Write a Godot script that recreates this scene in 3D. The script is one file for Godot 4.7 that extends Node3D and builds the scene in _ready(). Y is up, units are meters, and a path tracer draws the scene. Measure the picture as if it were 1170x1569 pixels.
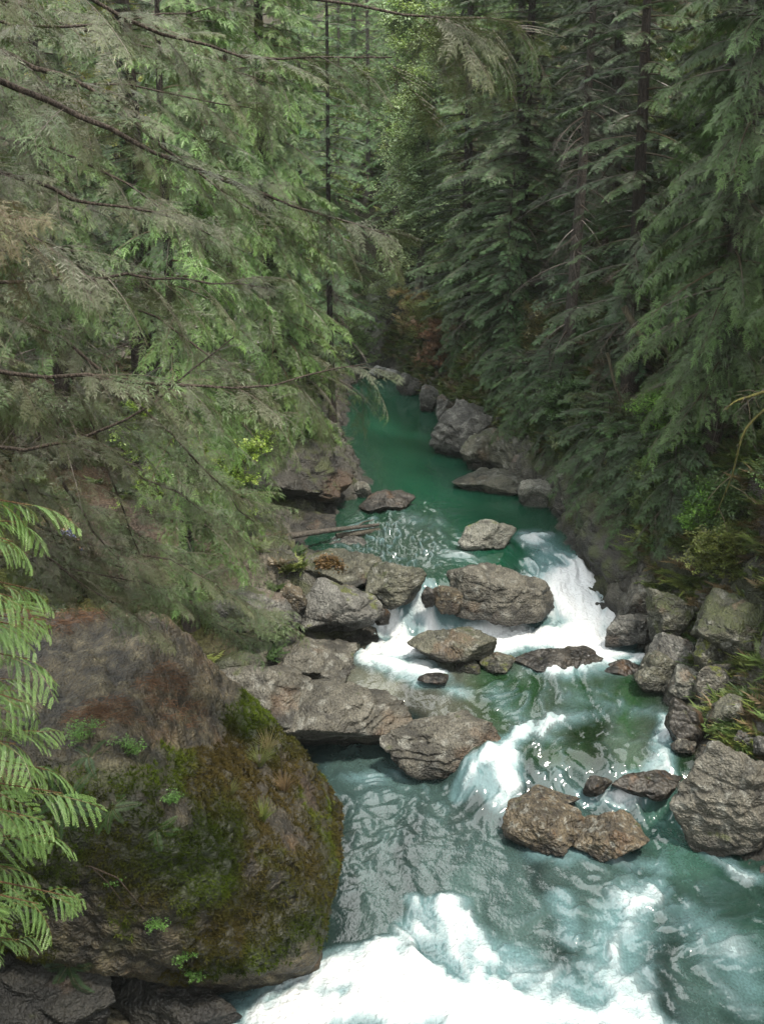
extends Node3D

# ---------------------------------------------------------------- helpers
var rng := RandomNumberGenerator.new()
var nz := FastNoiseLite.new()      # smooth fractal noise
var nr := FastNoiseLite.new()      # ridged noise
var nc := FastNoiseLite.new()      # cellular noise
var M := {}                        # materials
var B := {}                        # bough meshes
var used := {}


class Geo:
	var v := PackedVector3Array()
	var c := PackedColorArray()
	var ix := PackedInt32Array()
	var n := PackedVector3Array()

	func leaf(p: Vector3, d: Vector3, nrm: Vector3, l: float, w: float, c0: Color, c1: Color, bend := 0.1) -> void:
		var s := d.cross(nrm) * (w * 0.5)
		var m := p + d * (l * 0.45)
		var b := v.size()
		v.push_back(p)
		v.push_back(m + s)
		v.push_back(p + d * l - nrm * (l * bend))
		v.push_back(m - s)
		c.push_back(c0)
		c.push_back(c0)
		c.push_back(c1)
		c.push_back(c0)
		ix.append_array(PackedInt32Array([b, b + 1, b + 2, b, b + 2, b + 3]))

	func tube(path: PackedVector3Array, r0: float, r1: float, sides: int, col: Color, power := 1.0, rough := 0.0) -> void:
		var b := v.size()
		var k := path.size()
		var side := Vector3.ZERO
		for i in k:
			var t: Vector3 = (path[mini(i + 1, k - 1)] - path[maxi(i - 1, 0)]).normalized()
			if side == Vector3.ZERO:
				side = t.cross(Vector3(0.31, 0.2, 0.93)).normalized()
			side = (side - t * side.dot(t)).normalized()
			var up := t.cross(side)
			var f := pow(float(i) / (k - 1), power)
			var r := lerpf(r0, r1, f)
			for j in sides:
				var a := TAU * j / sides
				var o := side * cos(a) + up * sin(a)
				var rr := r * (1.0 + rough * sin(j * 2.7 + i * 1.3 + sin(i * 0.9) * 2.0))
				v.push_back(path[i] + o * rr)
				var sh := 0.82 + 0.18 * sin(j * 4.1 + i * 2.3)
				c.push_back(Color(col.r * sh, col.g * sh, col.b * sh))
		for i in k - 1:
			for j in sides:
				var a0 := b + i * sides + j
				var a1 := b + i * sides + (j + 1) % sides
				ix.append_array(PackedInt32Array([a0, a0 + sides, a1, a1, a0 + sides, a1 + sides]))
		# closed ends
		var e := v.size()
		v.push_back(path[0])
		v.push_back(path[k - 1])
		c.push_back(col)
		c.push_back(col)
		for j in sides:
			ix.append_array(PackedInt32Array([e, b + (j + 1) % sides, b + j, e + 1, b + (k - 1) * sides + j, b + (k - 1) * sides + (j + 1) % sides]))

	func smooth() -> void:
		n.resize(v.size())
		n.fill(Vector3.ZERO)
		for i in range(0, ix.size(), 3):
			var a := ix[i]
			var b := ix[i + 1]
			var d := ix[i + 2]
			var f := (v[d] - v[a]).cross(v[b] - v[a])
			n[a] += f
			n[b] += f
			n[d] += f
		for i in n.size():
			n[i] = n[i].normalized()

	func mesh(mat: Material, smoothed := false) -> ArrayMesh:
		var arr := []
		arr.resize(Mesh.ARRAY_MAX)
		if smoothed and n.size() != v.size():
			smooth()
		for i in c.size():
			c[i] = c[i].linear_to_srgb()
		arr[Mesh.ARRAY_VERTEX] = v
		arr[Mesh.ARRAY_COLOR] = c
		arr[Mesh.ARRAY_INDEX] = ix
		if smoothed:
			arr[Mesh.ARRAY_NORMAL] = n
		var m := ArrayMesh.new()
		m.add_surface_from_arrays(Mesh.PRIMITIVE_TRIANGLES, arr)
		m.surface_set_material(0, mat)
		return m


func numbered(called: String) -> String:
	var k: int = used.get(called, 0)
	used[called] = k + 1
	return called if k == 0 else "%s_%03d" % [called, k]


func tag(o: Node, label: String, category: String, group := "") -> void:
	o.set_meta("label", label)
	o.set_meta("category", category)
	if group:
		o.set_meta("group", group)


func thing(called: String, label: String, category: String, at: Vector3, group := "") -> Node3D:
	var o := Node3D.new()
	o.name = numbered(called)
	add_child(o)
	o.position = at
	tag(o, label, category, group)
	return o


func part(called: String, mesh: Mesh, parent: Node, at := Vector3.ZERO) -> MeshInstance3D:
	var o := MeshInstance3D.new()
	o.name = called if parent != self else numbered(called)
	o.mesh = mesh
	o.position = at
	parent.add_child(o, true)
	return o


func struct(called: String, mesh: Mesh) -> MeshInstance3D:
	var o := part(called, mesh, self)
	o.set_meta("kind", "structure")
	return o


func copies(called: String, mesh: Mesh, where: Array, tints: Array, parent: Node) -> MultiMeshInstance3D:
	var mm := MultiMesh.new()
	mm.transform_format = MultiMesh.TRANSFORM_3D
	mm.use_colors = true
	mm.mesh = mesh
	mm.instance_count = where.size()
	for i in where.size():
		mm.set_instance_transform(i, where[i])
		var t: Color = tints[i]
		mm.set_instance_color(i, t.linear_to_srgb())
	var o := MultiMeshInstance3D.new()
	o.name = called if parent != self else numbered(called)
	o.multimesh = mm
	parent.add_child(o, true)
	o.set_meta("kind", "stuff")
	return o


func rr(a: float, b: float) -> float:
	return rng.randf_range(a, b)


func sst(a: float, b: float, x: float) -> float:
	return smoothstep(a, b, x)


func table(t: PackedVector2Array, x: float) -> float:
	if x <= t[0].x:
		return t[0].y
	for i in range(1, t.size()):
		if x <= t[i].x:
			return lerpf(t[i - 1].y, t[i].y, (x - t[i - 1].x) / (t[i].x - t[i - 1].x))
	return t[t.size() - 1].y


func scaled(c: Color, k: float) -> Color:
	return Color(c.r * k, c.g * k, c.b * k)


func noise_tex(kind: int, freq: float, octaves: int, lo: float, hi: float, sd: int, size := 512) -> NoiseTexture2D:
	var f := FastNoiseLite.new()
	f.noise_type = kind
	f.frequency = freq
	f.seed = sd
	f.fractal_octaves = octaves
	if kind == FastNoiseLite.TYPE_CELLULAR:
		f.cellular_return_type = FastNoiseLite.RETURN_DISTANCE2_SUB
	var g := Gradient.new()
	g.set_color(0, Color(lo, lo, lo))
	g.set_color(1, Color(hi, hi, hi))
	var t := NoiseTexture2D.new()
	t.width = size
	t.height = size
	t.seamless = true
	t.noise = f
	t.color_ramp = g
	return t


func mat(called: String, rough: float, spec := 0.5) -> StandardMaterial3D:
	var m := StandardMaterial3D.new()
	m.resource_name = called
	m.vertex_color_use_as_albedo = true
	m.vertex_color_is_srgb = true
	m.roughness = rough
	m.metallic_specular = spec
	m.cull_mode = BaseMaterial3D.CULL_DISABLED
	M[called] = m
	return m


func make_materials() -> void:
	var rock_grain := noise_tex(FastNoiseLite.TYPE_SIMPLEX_SMOOTH, 0.03, 6, 0.35, 1.0, 3)
	var rock_bump := noise_tex(FastNoiseLite.TYPE_SIMPLEX_SMOOTH, 0.02, 7, 0.0, 1.0, 5)
	var m := mat("rock", 0.62, 0.5)
	m.albedo_texture = rock_grain
	m.heightmap_enabled = true
	m.heightmap_texture = rock_bump
	m.heightmap_scale = 6.0
	m.uv1_triplanar = true
	m.uv1_world_triplanar = true
	m.uv1_scale = Vector3(1.3, 1.5, 1.3)
	m = mat("wet_rock", 0.45, 0.4)
	m.albedo_texture = rock_grain
	m.heightmap_enabled = true
	m.heightmap_texture = rock_bump
	m.heightmap_scale = 4.0
	m.uv1_triplanar = true
	m.uv1_world_triplanar = true
	m.uv1_scale = Vector3(0.8, 0.8, 0.8)
	m = mat("soil", 0.95, 0.25)
	m.albedo_texture = noise_tex(FastNoiseLite.TYPE_SIMPLEX_SMOOTH, 0.03, 6, 0.35, 1.0, 9)
	m.heightmap_enabled = true
	m.heightmap_texture = rock_bump
	m.heightmap_scale = 14.0
	m.uv1_triplanar = true
	m.uv1_world_triplanar = true
	m.uv1_scale = Vector3(0.6, 0.6, 0.6)
	m = mat("bark", 0.9, 0.3)
	m.albedo_texture = noise_tex(FastNoiseLite.TYPE_SIMPLEX_SMOOTH, 0.02, 5, 0.4, 1.0, 12)
	m.heightmap_enabled = true
	m.heightmap_texture = noise_tex(FastNoiseLite.TYPE_CELLULAR, 0.03, 3, 0.0, 1.0, 14)
	m.heightmap_scale = 4.0
	m.uv1_triplanar = true
	m.uv1_scale = Vector3(2.2, 0.7, 2.2)
	m = mat("leaf", 0.42, 0.5)
	m.backlight_enabled = true
	m.backlight = Color(0.6, 0.65, 0.4)
	m = mat("frond", 0.38, 0.5)
	m.backlight_enabled = true
	m.backlight = Color(0.75, 0.8, 0.45)
	m = mat("moss", 0.95, 0.2)
	m.backlight_enabled = true
	m.backlight = Color(0.5, 0.5, 0.3)
	m = mat("cloth", 0.9, 0.3)
	m = mat("water", 0.05, 0.62)
	m.transparency = BaseMaterial3D.TRANSPARENCY_ALPHA
	m.albedo_texture = noise_tex(FastNoiseLite.TYPE_SIMPLEX_SMOOTH, 0.03, 5, 0.72, 1.0, 21)
	m.heightmap_enabled = true
	m.heightmap_texture = noise_tex(FastNoiseLite.TYPE_SIMPLEX_SMOOTH, 0.022, 4, 0.0, 1.0, 23)
	m.heightmap_scale = 0.4
	m.uv1_triplanar = true
	m.uv1_world_triplanar = true
	m.uv1_scale = Vector3(1.1, 1.1, 0.8)
	m = mat("foam", 0.75, 0.3)
	m.heightmap_enabled = true
	m.heightmap_texture = noise_tex(FastNoiseLite.TYPE_SIMPLEX_SMOOTH, 0.02, 5, 0.0, 1.0, 25)
	m.heightmap_scale = 5.0
	m.uv1_triplanar = true
	m.uv1_world_triplanar = true
	m.uv1_scale = Vector3(0.8, 0.8, 0.8)


# ---------------------------------------------------------------- the lie of the land
var XL := PackedVector2Array([Vector2(-200, 6), Vector2(-75, -14), Vector2(-62, -6.5), Vector2(-56, -2.2), Vector2(-53, -1.2), Vector2(-49, -1.6), Vector2(-42, -1.6), Vector2(-37, -1.0), Vector2(-32, -0.7), Vector2(-30.5, -1.4), Vector2(-28, -2.4), Vector2(-26, -1.6), Vector2(-24, -0.3), Vector2(-22, -0.7), Vector2(-20.5, -2.4), Vector2(-18.5, -3.0), Vector2(-16.5, -2.4), Vector2(-12, -3.2), Vector2(-8, -3.4), Vector2(10, -4.0)])
var XR := PackedVector2Array([Vector2(-200, 4), Vector2(-75, -9), Vector2(-62, -3.0), Vector2(-56, -0.2), Vector2(-53, 0.6), Vector2(-49, 1.5), Vector2(-46, 2.3), Vector2(-42, 2.9), Vector2(-38, 3.4), Vector2(-33, 4.8), Vector2(-30, 5.7), Vector2(-27, 5.7), Vector2(-24.5, 6.1), Vector2(-22.8, 6.7), Vector2(-20, 6.7), Vector2(-18, 6.5), Vector2(-16, 7.2), Vector2(-12, 7.6), Vector2(10, 8.0)])
var PR_FAR := PackedVector2Array([Vector2(0, 0), Vector2(0.5, 1.0), Vector2(1.2, 2.2), Vector2(3, 4.6), Vector2(6, 9), Vector2(12, 15), Vector2(30, 28), Vector2(90, 45)])
var PR_NEAR := PackedVector2Array([Vector2(0, 0), Vector2(1.2, 0.9), Vector2(1.8, 1.9), Vector2(2.4, 4.4), Vector2(4, 9), Vector2(10, 15), Vector2(30, 28), Vector2(90, 45)])
var PL_FAR := PackedVector2Array([Vector2(0, 0), Vector2(0.7, 0.7), Vector2(3, 1.3), Vector2(8, 2.0), Vector2(14, 4.0), Vector2(30, 12), Vector2(90, 32)])
var PL_MID := PackedVector2Array([Vector2(0, 0), Vector2(1.5, 0.7), Vector2(4, 1.5), Vector2(8, 1.9), Vector2(14, 4.5), Vector2(30, 12), Vector2(90, 32)])
var PL_NEAR := PackedVector2Array([Vector2(0, 0), Vector2(1.0, 3.0), Vector2(1.8, 6.5), Vector2(5, 7.6), Vector2(12, 9), Vector2(30, 17), Vector2(90, 50)])


func level(x: float, z: float) -> float:
	var za := -24.7
	var zb := -23.5
	if x > 2.6:
		var k := sst(2.6, 4.0, x)
		za = lerpf(-24.7, -28.2, k)
		zb = lerpf(-23.5, -23.0, k)
	var w := lerpf(2.2, 1.0, sst(za, zb, z))
	w -= 0.25 * sst(-22.6, -19.5, z)
	var zc := -20.8
	var zd := -20.1
	if x > 0.5:
		var k2 := sst(0.5, 2.0, x)
		zc = lerpf(zc, -19.0 + 0.5 * sst(3.4, 5.0, x), k2)
		zd = lerpf(zd, -16.9 - 0.3 * sst(3.0, 5.0, x), k2)
	w -= 0.75 * sst(zc, zd, z)
	return w


func ground(x: float, z: float) -> float:
	var wob := nz.get_noise_2d(z * 5.0, 40.0) * 0.5
	var xl := table(XL, z) + wob
	var xr := table(XR, z) + nz.get_noise_2d(z * 6.0, 90.0) * 0.5
	var h: float
	if x > xl and x < xr:
		var d := minf(x - xl, xr - x)
		h = level(x, z) - 0.05 - minf(d * 0.45, 0.9) + nz.get_noise_2d(x * 40, z * 40) * 0.3
		if z < -55.0:
			h += 0.25
		return h
	if x >= xr:
		var e := x - xr
		var w := level(xr, z)
		h = w + lerpf(table(PR_FAR, e), table(PR_NEAR, e), sst(-24.0, -21.5, z))
		var k := minf(e, 3.0) / 3.0
		h += k * (nz.get_noise_2d(x * 10, z * 10) * 1.1 + nz.get_noise_2d(x * 45 + 50, z * 45) * 0.4)
		h += minf(e, 0.6) * nr.get_noise_2d(x * 50, z * 50) * 0.5
	else:
		var e := xl - x
		var w := level(xl, z)
		var a := lerpf(table(PL_FAR, e), table(PL_MID, e), sst(-30.0, -26.0, z))
		h = w + lerpf(a, table(PL_NEAR, e), sst(-10.8, -7.5, z))
		var k := minf(e, 3.0) / 3.0
		h += k * (nz.get_noise_2d(x * 12, z * 12 + 30) * 0.45 + nz.get_noise_2d(x * 45 + 50, z * 45) * 0.25)
	if z < -58.0:
		h = maxf(h, 2.3 + sst(-58.0, -70.0, z) * 1.5 + maxf(0.0, -z - 74.0) * 0.30 + nz.get_noise_2d(x * 2, z * 2) * 2.5 * sst(-60.0, -75.0, z))
	return h


func axis(from: float, to: float, fine_from: float, fine_to: float, fine: float) -> PackedFloat32Array:
	var out := PackedFloat32Array()
	var x := fine_from
	var left := PackedFloat32Array()
	var s := fine
	while x > from:
		s *= 1.12
		x -= s
		left.push_back(x)
	left.reverse()
	out.append_array(left)
	x = fine_from
	while x < fine_to:
		out.push_back(x)
		x += fine
	s = fine
	while x < to:
		out.push_back(x)
		s *= 1.12
		x += s
	out.push_back(to)
	return out


func build_terrain() -> void:
	var xs := axis(-220, 220, -10.0, 12.0, 0.16)
	var zs := axis(-260, 120, -56.0, -8.0, 0.22)
	var g := Geo.new()
	var w := xs.size()
	for z in zs:
		var xl := table(XL, z)
		var xr := table(XR, z)
		for x in xs:
			var y := ground(x, z)
			var wl := level(clampf(x, xl, xr), z)
			var up := y - wl
			var p := Vector3(x, y, z)
			# the fine rocky banks lie over this sheet
			var inner := minf(x - xl, xr - x)
			if z > -62.0 and z < -13.0 and inner < 0.8 and inner > (-2.7 if x > 2.0 else -1.9):
				p.y -= 0.55
			g.v.push_back(p)
			var n0 := nz.get_noise_2d(x * 3, z * 3)
			var n1 := nz.get_noise_3d(x * 40, y * 40, z * 40)
			var col: Color
			if x > xl - 0.3 and x < xr + 0.3 and y < wl + 0.15:
				col = Color(0.10, 0.095, 0.06).lerp(Color(0.19, 0.165, 0.11), clampf(0.5 + n1 * 1.6, 0, 1))
			elif x >= xr:
				var rockish := Color(0.075, 0.075, 0.055).lerp(Color(0.18, 0.175, 0.145), clampf(0.5 + n1 * 1.5, 0, 1))
				rockish = rockish.lerp(Color(0.055, 0.065, 0.018), sst(0.0, 0.25, n1 + n0 * 0.6 + clampf(y - wl, 0, 2) * 0.12) * 0.85)
				var floor_ := Color(0.05, 0.04, 0.026).lerp(Color(0.045, 0.06, 0.018), clampf(0.5 + n0 * 2.0 + n1, 0, 1))
				col = rockish.lerp(floor_, sst(1.0, 2.4, y - wl + n0 * 1.2))
			else:
				var rockish2 := Color(0.12, 0.11, 0.085).lerp(Color(0.2, 0.185, 0.15), clampf(0.5 + n1 * 1.5, 0, 1))
				var trail := Color(0.20, 0.155, 0.12)
				var floor2 := Color(0.075, 0.055, 0.036).lerp(Color(0.07, 0.085, 0.025), clampf(0.4 + n0 * 2.2 + n1, 0, 1))
				var tr := sst(2.6, 0.8, Vector2(x, (z + 24.5) * 1.1).distance_to(Vector2(-6.6, 0)) + n0)
				col = rockish2.lerp(floor2.lerp(trail, tr), sst(0.5, 1.4, y - wl + n0))
				if z < -40.0 and x > -26.0 and x < -4.5 and y < 7.0:
					col = col.lerp(Color(0.42, 0.41, 0.38), sst(-42.0, -46.0, z) * clampf(0.75 + n0 * 2.0, 0, 1))
			if z < -54.0 and y < 2.9 and x > -12.0 and x < 8.0:
				col = col.lerp(Color(0.40, 0.39, 0.36), 0.7 * sst(-54.0, -57.0, z) * sst(2.9, 2.4, y))
			g.c.push_back(col)
	for j in zs.size() - 1:
		for i in w - 1:
			var a := j * w + i
			g.ix.append_array(PackedInt32Array([a, a + 1, a + w, a + 1, a + w + 1, a + w]))
	struct("ground", g.mesh(M.soil, true))
	build_bank(1.0, 3.1)
	build_bank(-1.0, 2.3)


# the bare rock along one side of the water, finely cut
func build_bank(side: float, reach: float) -> void:
	var g := Geo.new()
	var nrow := 640
	var ncol := int((reach + 0.9) / 0.065)
	for j in nrow + 1:
		var z := lerpf(-62.0, -12.6, pow(float(j) / nrow, 0.85))
		var edge := table(XR if side > 0 else XL, z)
		var wl := level(edge, z)
		for i in ncol + 1:
			var e := -0.9 + (reach + 0.9) * i / ncol
			var x := edge + side * e
			var p := Vector3(x, ground(x, z), z)
			var up := p.y - wl
			var q := p * 55.0
			var k := sst(-0.9, -0.2, e) * sst(reach, reach - 0.8, e)
			var big := nr.get_noise_3dv(q * 0.8)
			var mid := nz.get_noise_3dv(q * 2.2)
			var cc := nc.get_noise_3dv(Vector3(q.x, q.y * 1.5, q.z) * 1.1 + Vector3(mid, mid, -mid) * 16.0)
			var crack := 1.0 - sst(0.0, 0.14, cc + 1.0)
			var fine := nz.get_noise_3dv(q * 7.0)
			var lay := p.y * 2.6 + p.z * 0.5 + mid * 1.2
			lay = lay - floorf(lay)
			var push := big * 0.24 + mid * 0.22 - crack * 0.12 + fine * 0.07 + (lay - 0.5) * 0.14
			p += Vector3(-side * 0.8, 0.45, 0.1) * (push * k)
			p.y -= 0.30 * (1.0 - k)
			g.v.push_back(p)
			var n0 := nz.get_noise_2d(x * 8, z * 8)
			var col := Color(0.062, 0.060, 0.045).lerp(Color(0.165, 0.155, 0.12), clampf(0.45 + mid * 0.9 + fine * 1.2, 0, 1))
			col = scaled(col, 1.0 - 0.55 * crack)
			col = scaled(col, lerpf(0.6, 1.0, sst(0.0, 0.25, lay)))
			col = col.lerp(Color(0.28, 0.28, 0.24), sst(0.3, 0.42, nz.get_noise_3dv(q * 3.0 + Vector3(0, 900, 0))) * 0.5)
			var moss := sst(-0.05, 0.3, nz.get_noise_3dv(q * 1.2 + Vector3(700, 0, 0)) + clampf(up, 0, 2.5) * 0.13 - 0.12 + fine * 0.3)
			col = col.lerp(Color(0.045, 0.055, 0.016).lerp(Color(0.085, 0.10, 0.02), clampf(0.4 + n0 * 2.0 + fine, 0, 1)), moss * 0.9)
			var floor_ := Color(0.05, 0.04, 0.026).lerp(Color(0.05, 0.065, 0.02), clampf(0.5 + n0 * 2.0 + fine, 0, 1))
			col = col.lerp(floor_, sst(1.9, 3.0, up + n0) if side > 0 else sst(0.7, 1.5, up + n0))
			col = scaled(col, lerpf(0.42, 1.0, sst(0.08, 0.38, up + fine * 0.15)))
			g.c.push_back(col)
	for j in nrow:
		for i in ncol:
			var a := j * (ncol + 1) + i
			var d := a + ncol + 1
			if side > 0:
				g.ix.append_array(PackedInt32Array([a, a + 1, d, a + 1, d + 1, d]))
			else:
				g.ix.append_array(PackedInt32Array([a, d, a + 1, a + 1, d, d + 1]))
	struct("rocky_bank", g.mesh(M.rock, true))


# ---------------------------------------------------------------- water
# foam streaks: x1, z1, x2, z2, radius, strength
var FOAM := [
	[-1.52, -12.32, 0.55, -12.71, 0.80, 1.50],
	[-0.46, -13.12, 1.54, -12.58, 0.85, 1.60],
	[1.18, -14.71, 1.34, -13.12, 0.45, 1.35],
	[1.56, -12.78, 3.36, -12.20, 0.75, 1.35],
	[0.61, -14.30, 2.21, -13.12, 0.50, 1.00],
	[-1.41, -13.40, 0.16, -13.84, 0.35, 0.80],
	[0.63, -14.96, 1.03, -13.99, 0.35, 0.75],
	[-1.73, -11.60, 2.56, -11.49, 0.90, 1.70],
	[4.77, -15.13, 3.98, -14.15, 0.50, 0.66],
	[3.98, -14.15, 3.44, -12.58, 0.65, 0.72],
	[3.11, -14.79, 3.16, -13.84, 0.35, 0.55],
	[5.82, -17.26, 6.51, -15.85, 0.25, 0.55],
	[5.45, -14.30, 5.91, -13.12, 0.80, 0.36],
	[4.58, -27.72, 5.06, -26.13, 0.80, 0.62],
	[4.89, -26.16, 5.34, -24.75, 1.10, 1.25],
	[5.15, -25.49, 5.02, -22.96, 1.35, 1.90],
	[6.02, -24.63, 4.62, -22.46, 1.00, 1.70],
	[3.95, -23.10, 6.23, -22.55, 0.35, 1.30],
	[6.32, -22.58, 5.85, -22.22, 0.30, 1.20],
	[1.87, -23.41, 4.46, -23.41, 0.85, 1.90],
	[0.24, -22.68, 2.87, -23.63, 0.75, 1.90],
	[0.08, -22.30, 0.84, -21.61, 0.60, 1.60],
	[1.07, -23.94, 2.16, -23.13, 0.60, 1.50],
	[0.08, -23.58, 0.88, -23.19, 0.50, 1.50],
	[0.83, -21.38, 1.71, -21.06, 0.40, 0.50],
	[3.00, -19.46, 2.60, -18.41, 0.35, 0.95],
	[2.49, -18.57, 2.04, -18.09, 0.42, 1.25],
	[2.75, -18.40, 2.79, -17.70, 0.35, 1.20],
	[2.10, -18.56, 2.63, -17.40, 0.25, 0.70],
	[2.78, -17.55, 3.29, -15.91, 0.30, 0.42],
	[5.94, -20.02, 5.61, -18.17, 0.32, 0.80],
	[4.44, -17.58, 5.62, -18.17, 0.25, 1.15],
	[4.08, -17.66, 4.40, -17.66, 0.20, 0.70],
	[4.27, -20.33, 3.28, -19.47, 0.50, 0.42],
	[4.38, -20.94, 5.93, -20.04, 0.50, 0.30],
	[2.98, -16.24, 4.96, -15.85, 0.40, 0.45],
	[2.62, -21.16, 3.50, -19.11, 0.50, 0.38],
	[-0.34, -18.63, 1.60, -19.12, 0.35, 0.35],
	[1.08, -29.18, 2.05, -26.37, 1.00, 0.16]
]


func foam_at(x: float, z: float) -> float:
	var b := 0.0
	var wx := x + nz.get_noise_2d(x * 22, z * 22 + 70) * 0.55
	var wz := z + nz.get_noise_2d(x * 22 + 130, z * 22) * 0.55
	var p := Vector2(wx, wz)
	for f: Array in FOAM:
		if absf(x - f[0]) > f[4] + absf(f[0] - f[2]) + 0.8 or absf(z - f[1]) > f[4] * 1.3 + absf(f[1] - f[3]) + 0.8:
			continue
		var a := Vector2(f[0], f[1])
		var d := Vector2(f[2], f[3]) - a
		var t := clampf((p - a).dot(d) / maxf(d.length_squared(), 1e-4), 0.0, 1.0)
		var q := p.distance_to(a + d * t)
		var r: float = f[4] * 1.2
		if q < r:
			b = maxf(b, f[5] * (1.0 - q / r))
	return b


func build_water() -> void:
	var g := Geo.new()      # clear water
	var rows := PackedFloat32Array()
	var z := -64.0
	while z < -2.0:
		rows.push_back(z)
		z += clampf(0.03 * absf(z) / 15.0, 0.034, 0.12)
	var cols := 225
	var foam := PackedFloat32Array()
	var nv := 0
	for zz in rows:
		var xl := table(XL, zz) - 1.2
		var xr := table(XR, zz) + 1.2
		for i in cols + 1:
			var x := lerpf(xl, xr, float(i) / cols)
			var w := level(x, zz)
			var up := sst(1.75, 2.1, w)                 # 1 in the calm upper pool
			var slope := absf(level(x, zz + 0.3) - level(x, zz - 0.3)) / 0.6
			var fb := foam_at(x, zz)
			var sx := x * 34.0
			var sz := zz * 24.0
			var bx := sx + nz.get_noise_2d(sx * 0.8 + 500, sz * 0.8) * 34.0
			var bz := sz + nz.get_noise_2d(sx * 0.8, sz * 0.8 + 900) * 26.0
			var w1 := nr.get_noise_2d(sx * 1.1 + 30, sz * 1.1)
			var w2 := nz.get_noise_2d(bx * 2.4, bz * 1.7 + 400)
			var w3 := nr.get_noise_2d(bx * 4.6 + 900, bz * 2.8)
			var w4 := nz.get_noise_2d(bx * 8.0, bz * 7.0 + 900)
			var calm := clampf(0.75 + nz.get_noise_2d(sx * 0.7 + 222, sz * 0.5) * 1.5, 0.3, 1.5)
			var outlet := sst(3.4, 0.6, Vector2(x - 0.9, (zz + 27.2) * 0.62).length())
			var chop := lerpf(1.0, 0.18 + 2.0 * outlet, up)
			var mid := sst(0.5, 0.7, w) * sst(1.3, 1.05, w)
			chop *= lerpf(1.0, 0.75, mid)
			var y := w + chop * calm * (w1 * 0.035 + w2 * 0.05 + w3 * 0.042 + w4 * 0.034) * (1.0 + slope * 1.2)
			# foam
			var fine := nr.get_noise_2d(bx * 2.6, bz * 2.6 + 77)
			var web := clampf(0.5 + 0.5 * nr.get_noise_2d(bx * 1.1, bz * 1.1 + 77), 0, 1) * 0.55 + clampf(0.5 + 0.5 * fine, 0, 1) * 0.45
			var f := sst(0.62, 1.25, fb * 0.66 + web * 0.80 + w2 * 0.45 + w1 * 0.10)
			f *= sst(0.02, 0.2, fb)
			# thin white lace on the rapid water; outlet flecks paint sky glitter
			var lace := sst(0.58, 0.86, web + w4 * 0.25) * (1.0 - up) * 0.5
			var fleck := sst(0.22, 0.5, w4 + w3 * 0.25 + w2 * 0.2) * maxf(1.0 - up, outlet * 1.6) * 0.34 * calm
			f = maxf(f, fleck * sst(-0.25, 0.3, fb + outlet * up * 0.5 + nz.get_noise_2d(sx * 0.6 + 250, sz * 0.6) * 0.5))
			f = maxf(f, lace * sst(-0.08, 0.3, fb + nz.get_noise_2d(sx * 0.5 + 50, sz * 0.5) * 0.35))
			y += f * (0.04 + 0.10 * maxf(0.0, w2) + 0.06 * fine + 0.03 * w4)
			g.v.push_back(Vector3(x, y, zz))
			foam.push_back(f)
			# colour of the water
			var streak := nz.get_noise_2d(bx * 1.6 + 333, bz * 0.45)
			var edge := minf(x - (xl + 1.2), (xr - 1.2) - x)
			var deep := Color(0.010, 0.060, 0.034).lerp(Color(0.024, 0.115, 0.070), sst(-36.0, -50.0, zz))
			deep = deep.lerp(Color(0.016, 0.075, 0.046), clampf(0.5 + nz.get_noise_2d(x * 6, zz * 4) * 2.0, 0, 1) * 0.5)
			deep = deep.lerp(Color(0.045, 0.062, 0.052), outlet * 0.75 * sst(3.2, 1.2, x))  # sky glare painted as greyer water at the outlet
			var low := Color(0.036, 0.060, 0.056).lerp(Color(0.03, 0.07, 0.055), sst(4.0, 6.6, x - (zz + 14.0) * 0.2))
			var midc := Color(0.018, 0.045, 0.020).lerp(Color(0.045, 0.07, 0.052), clampf(0.5 + w2 * 2.0, 0, 1))
			midc = midc.lerp(Color(0.11, 0.115, 0.09), sst(2.6, 1.2, x))
			var col := low.lerp(midc, mid).lerp(deep, up)
			if up < 0.5:
				col = scaled(col, clampf(1.0 + streak * 1.5, 0.55, 1.7))
			var aer := sst(0.02, 0.55, fb + w2 * 0.15)
			col = col.lerp(Color(0.15, 0.26, 0.275), aer * 0.65)
			var thick := sst(0.25, 0.95, (fb - 0.7) * 0.62 + web * 0.85 + w2 * 0.55)
			col = col.lerp(Color(0.10, 0.165, 0.18).lerp(Color(0.48, 0.50, 0.51), thick), f)
			var alpha := lerpf(0.62, 0.97, sst(0.0, lerpf(1.3, 2.2, up), edge + nz.get_noise_2d(x * 8, zz * 8) * 1.0))
			alpha = lerpf(alpha, alpha * 0.78, mid)
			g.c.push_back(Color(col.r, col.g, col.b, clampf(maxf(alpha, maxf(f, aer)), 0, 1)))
			nv += 1
	var w1c := cols + 1
	var foam_ix := PackedInt32Array()
	for j in rows.size() - 1:
		for i in cols:
			var a := j * w1c + i
			var fa := (foam[a] + foam[a + 1] + foam[a + w1c] + foam[a + w1c + 1]) * 0.25
			var q := PackedInt32Array([a, a + 1, a + w1c, a + 1, a + w1c + 1, a + w1c])
			if fa > 0.6:
				foam_ix.append_array(q)
			else:
				g.ix.append_array(q)
	var all := Geo.new()
	all.v = g.v
	all.ix = g.ix + foam_ix
	all.smooth()
	g.n = all.n
	var f2 := Geo.new()
	f2.v = g.v
	f2.c = g.c.duplicate()
	f2.n = all.n
	f2.ix = foam_ix
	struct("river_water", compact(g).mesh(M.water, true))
	struct("white_water", compact(f2).mesh(M.foam, true))


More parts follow.
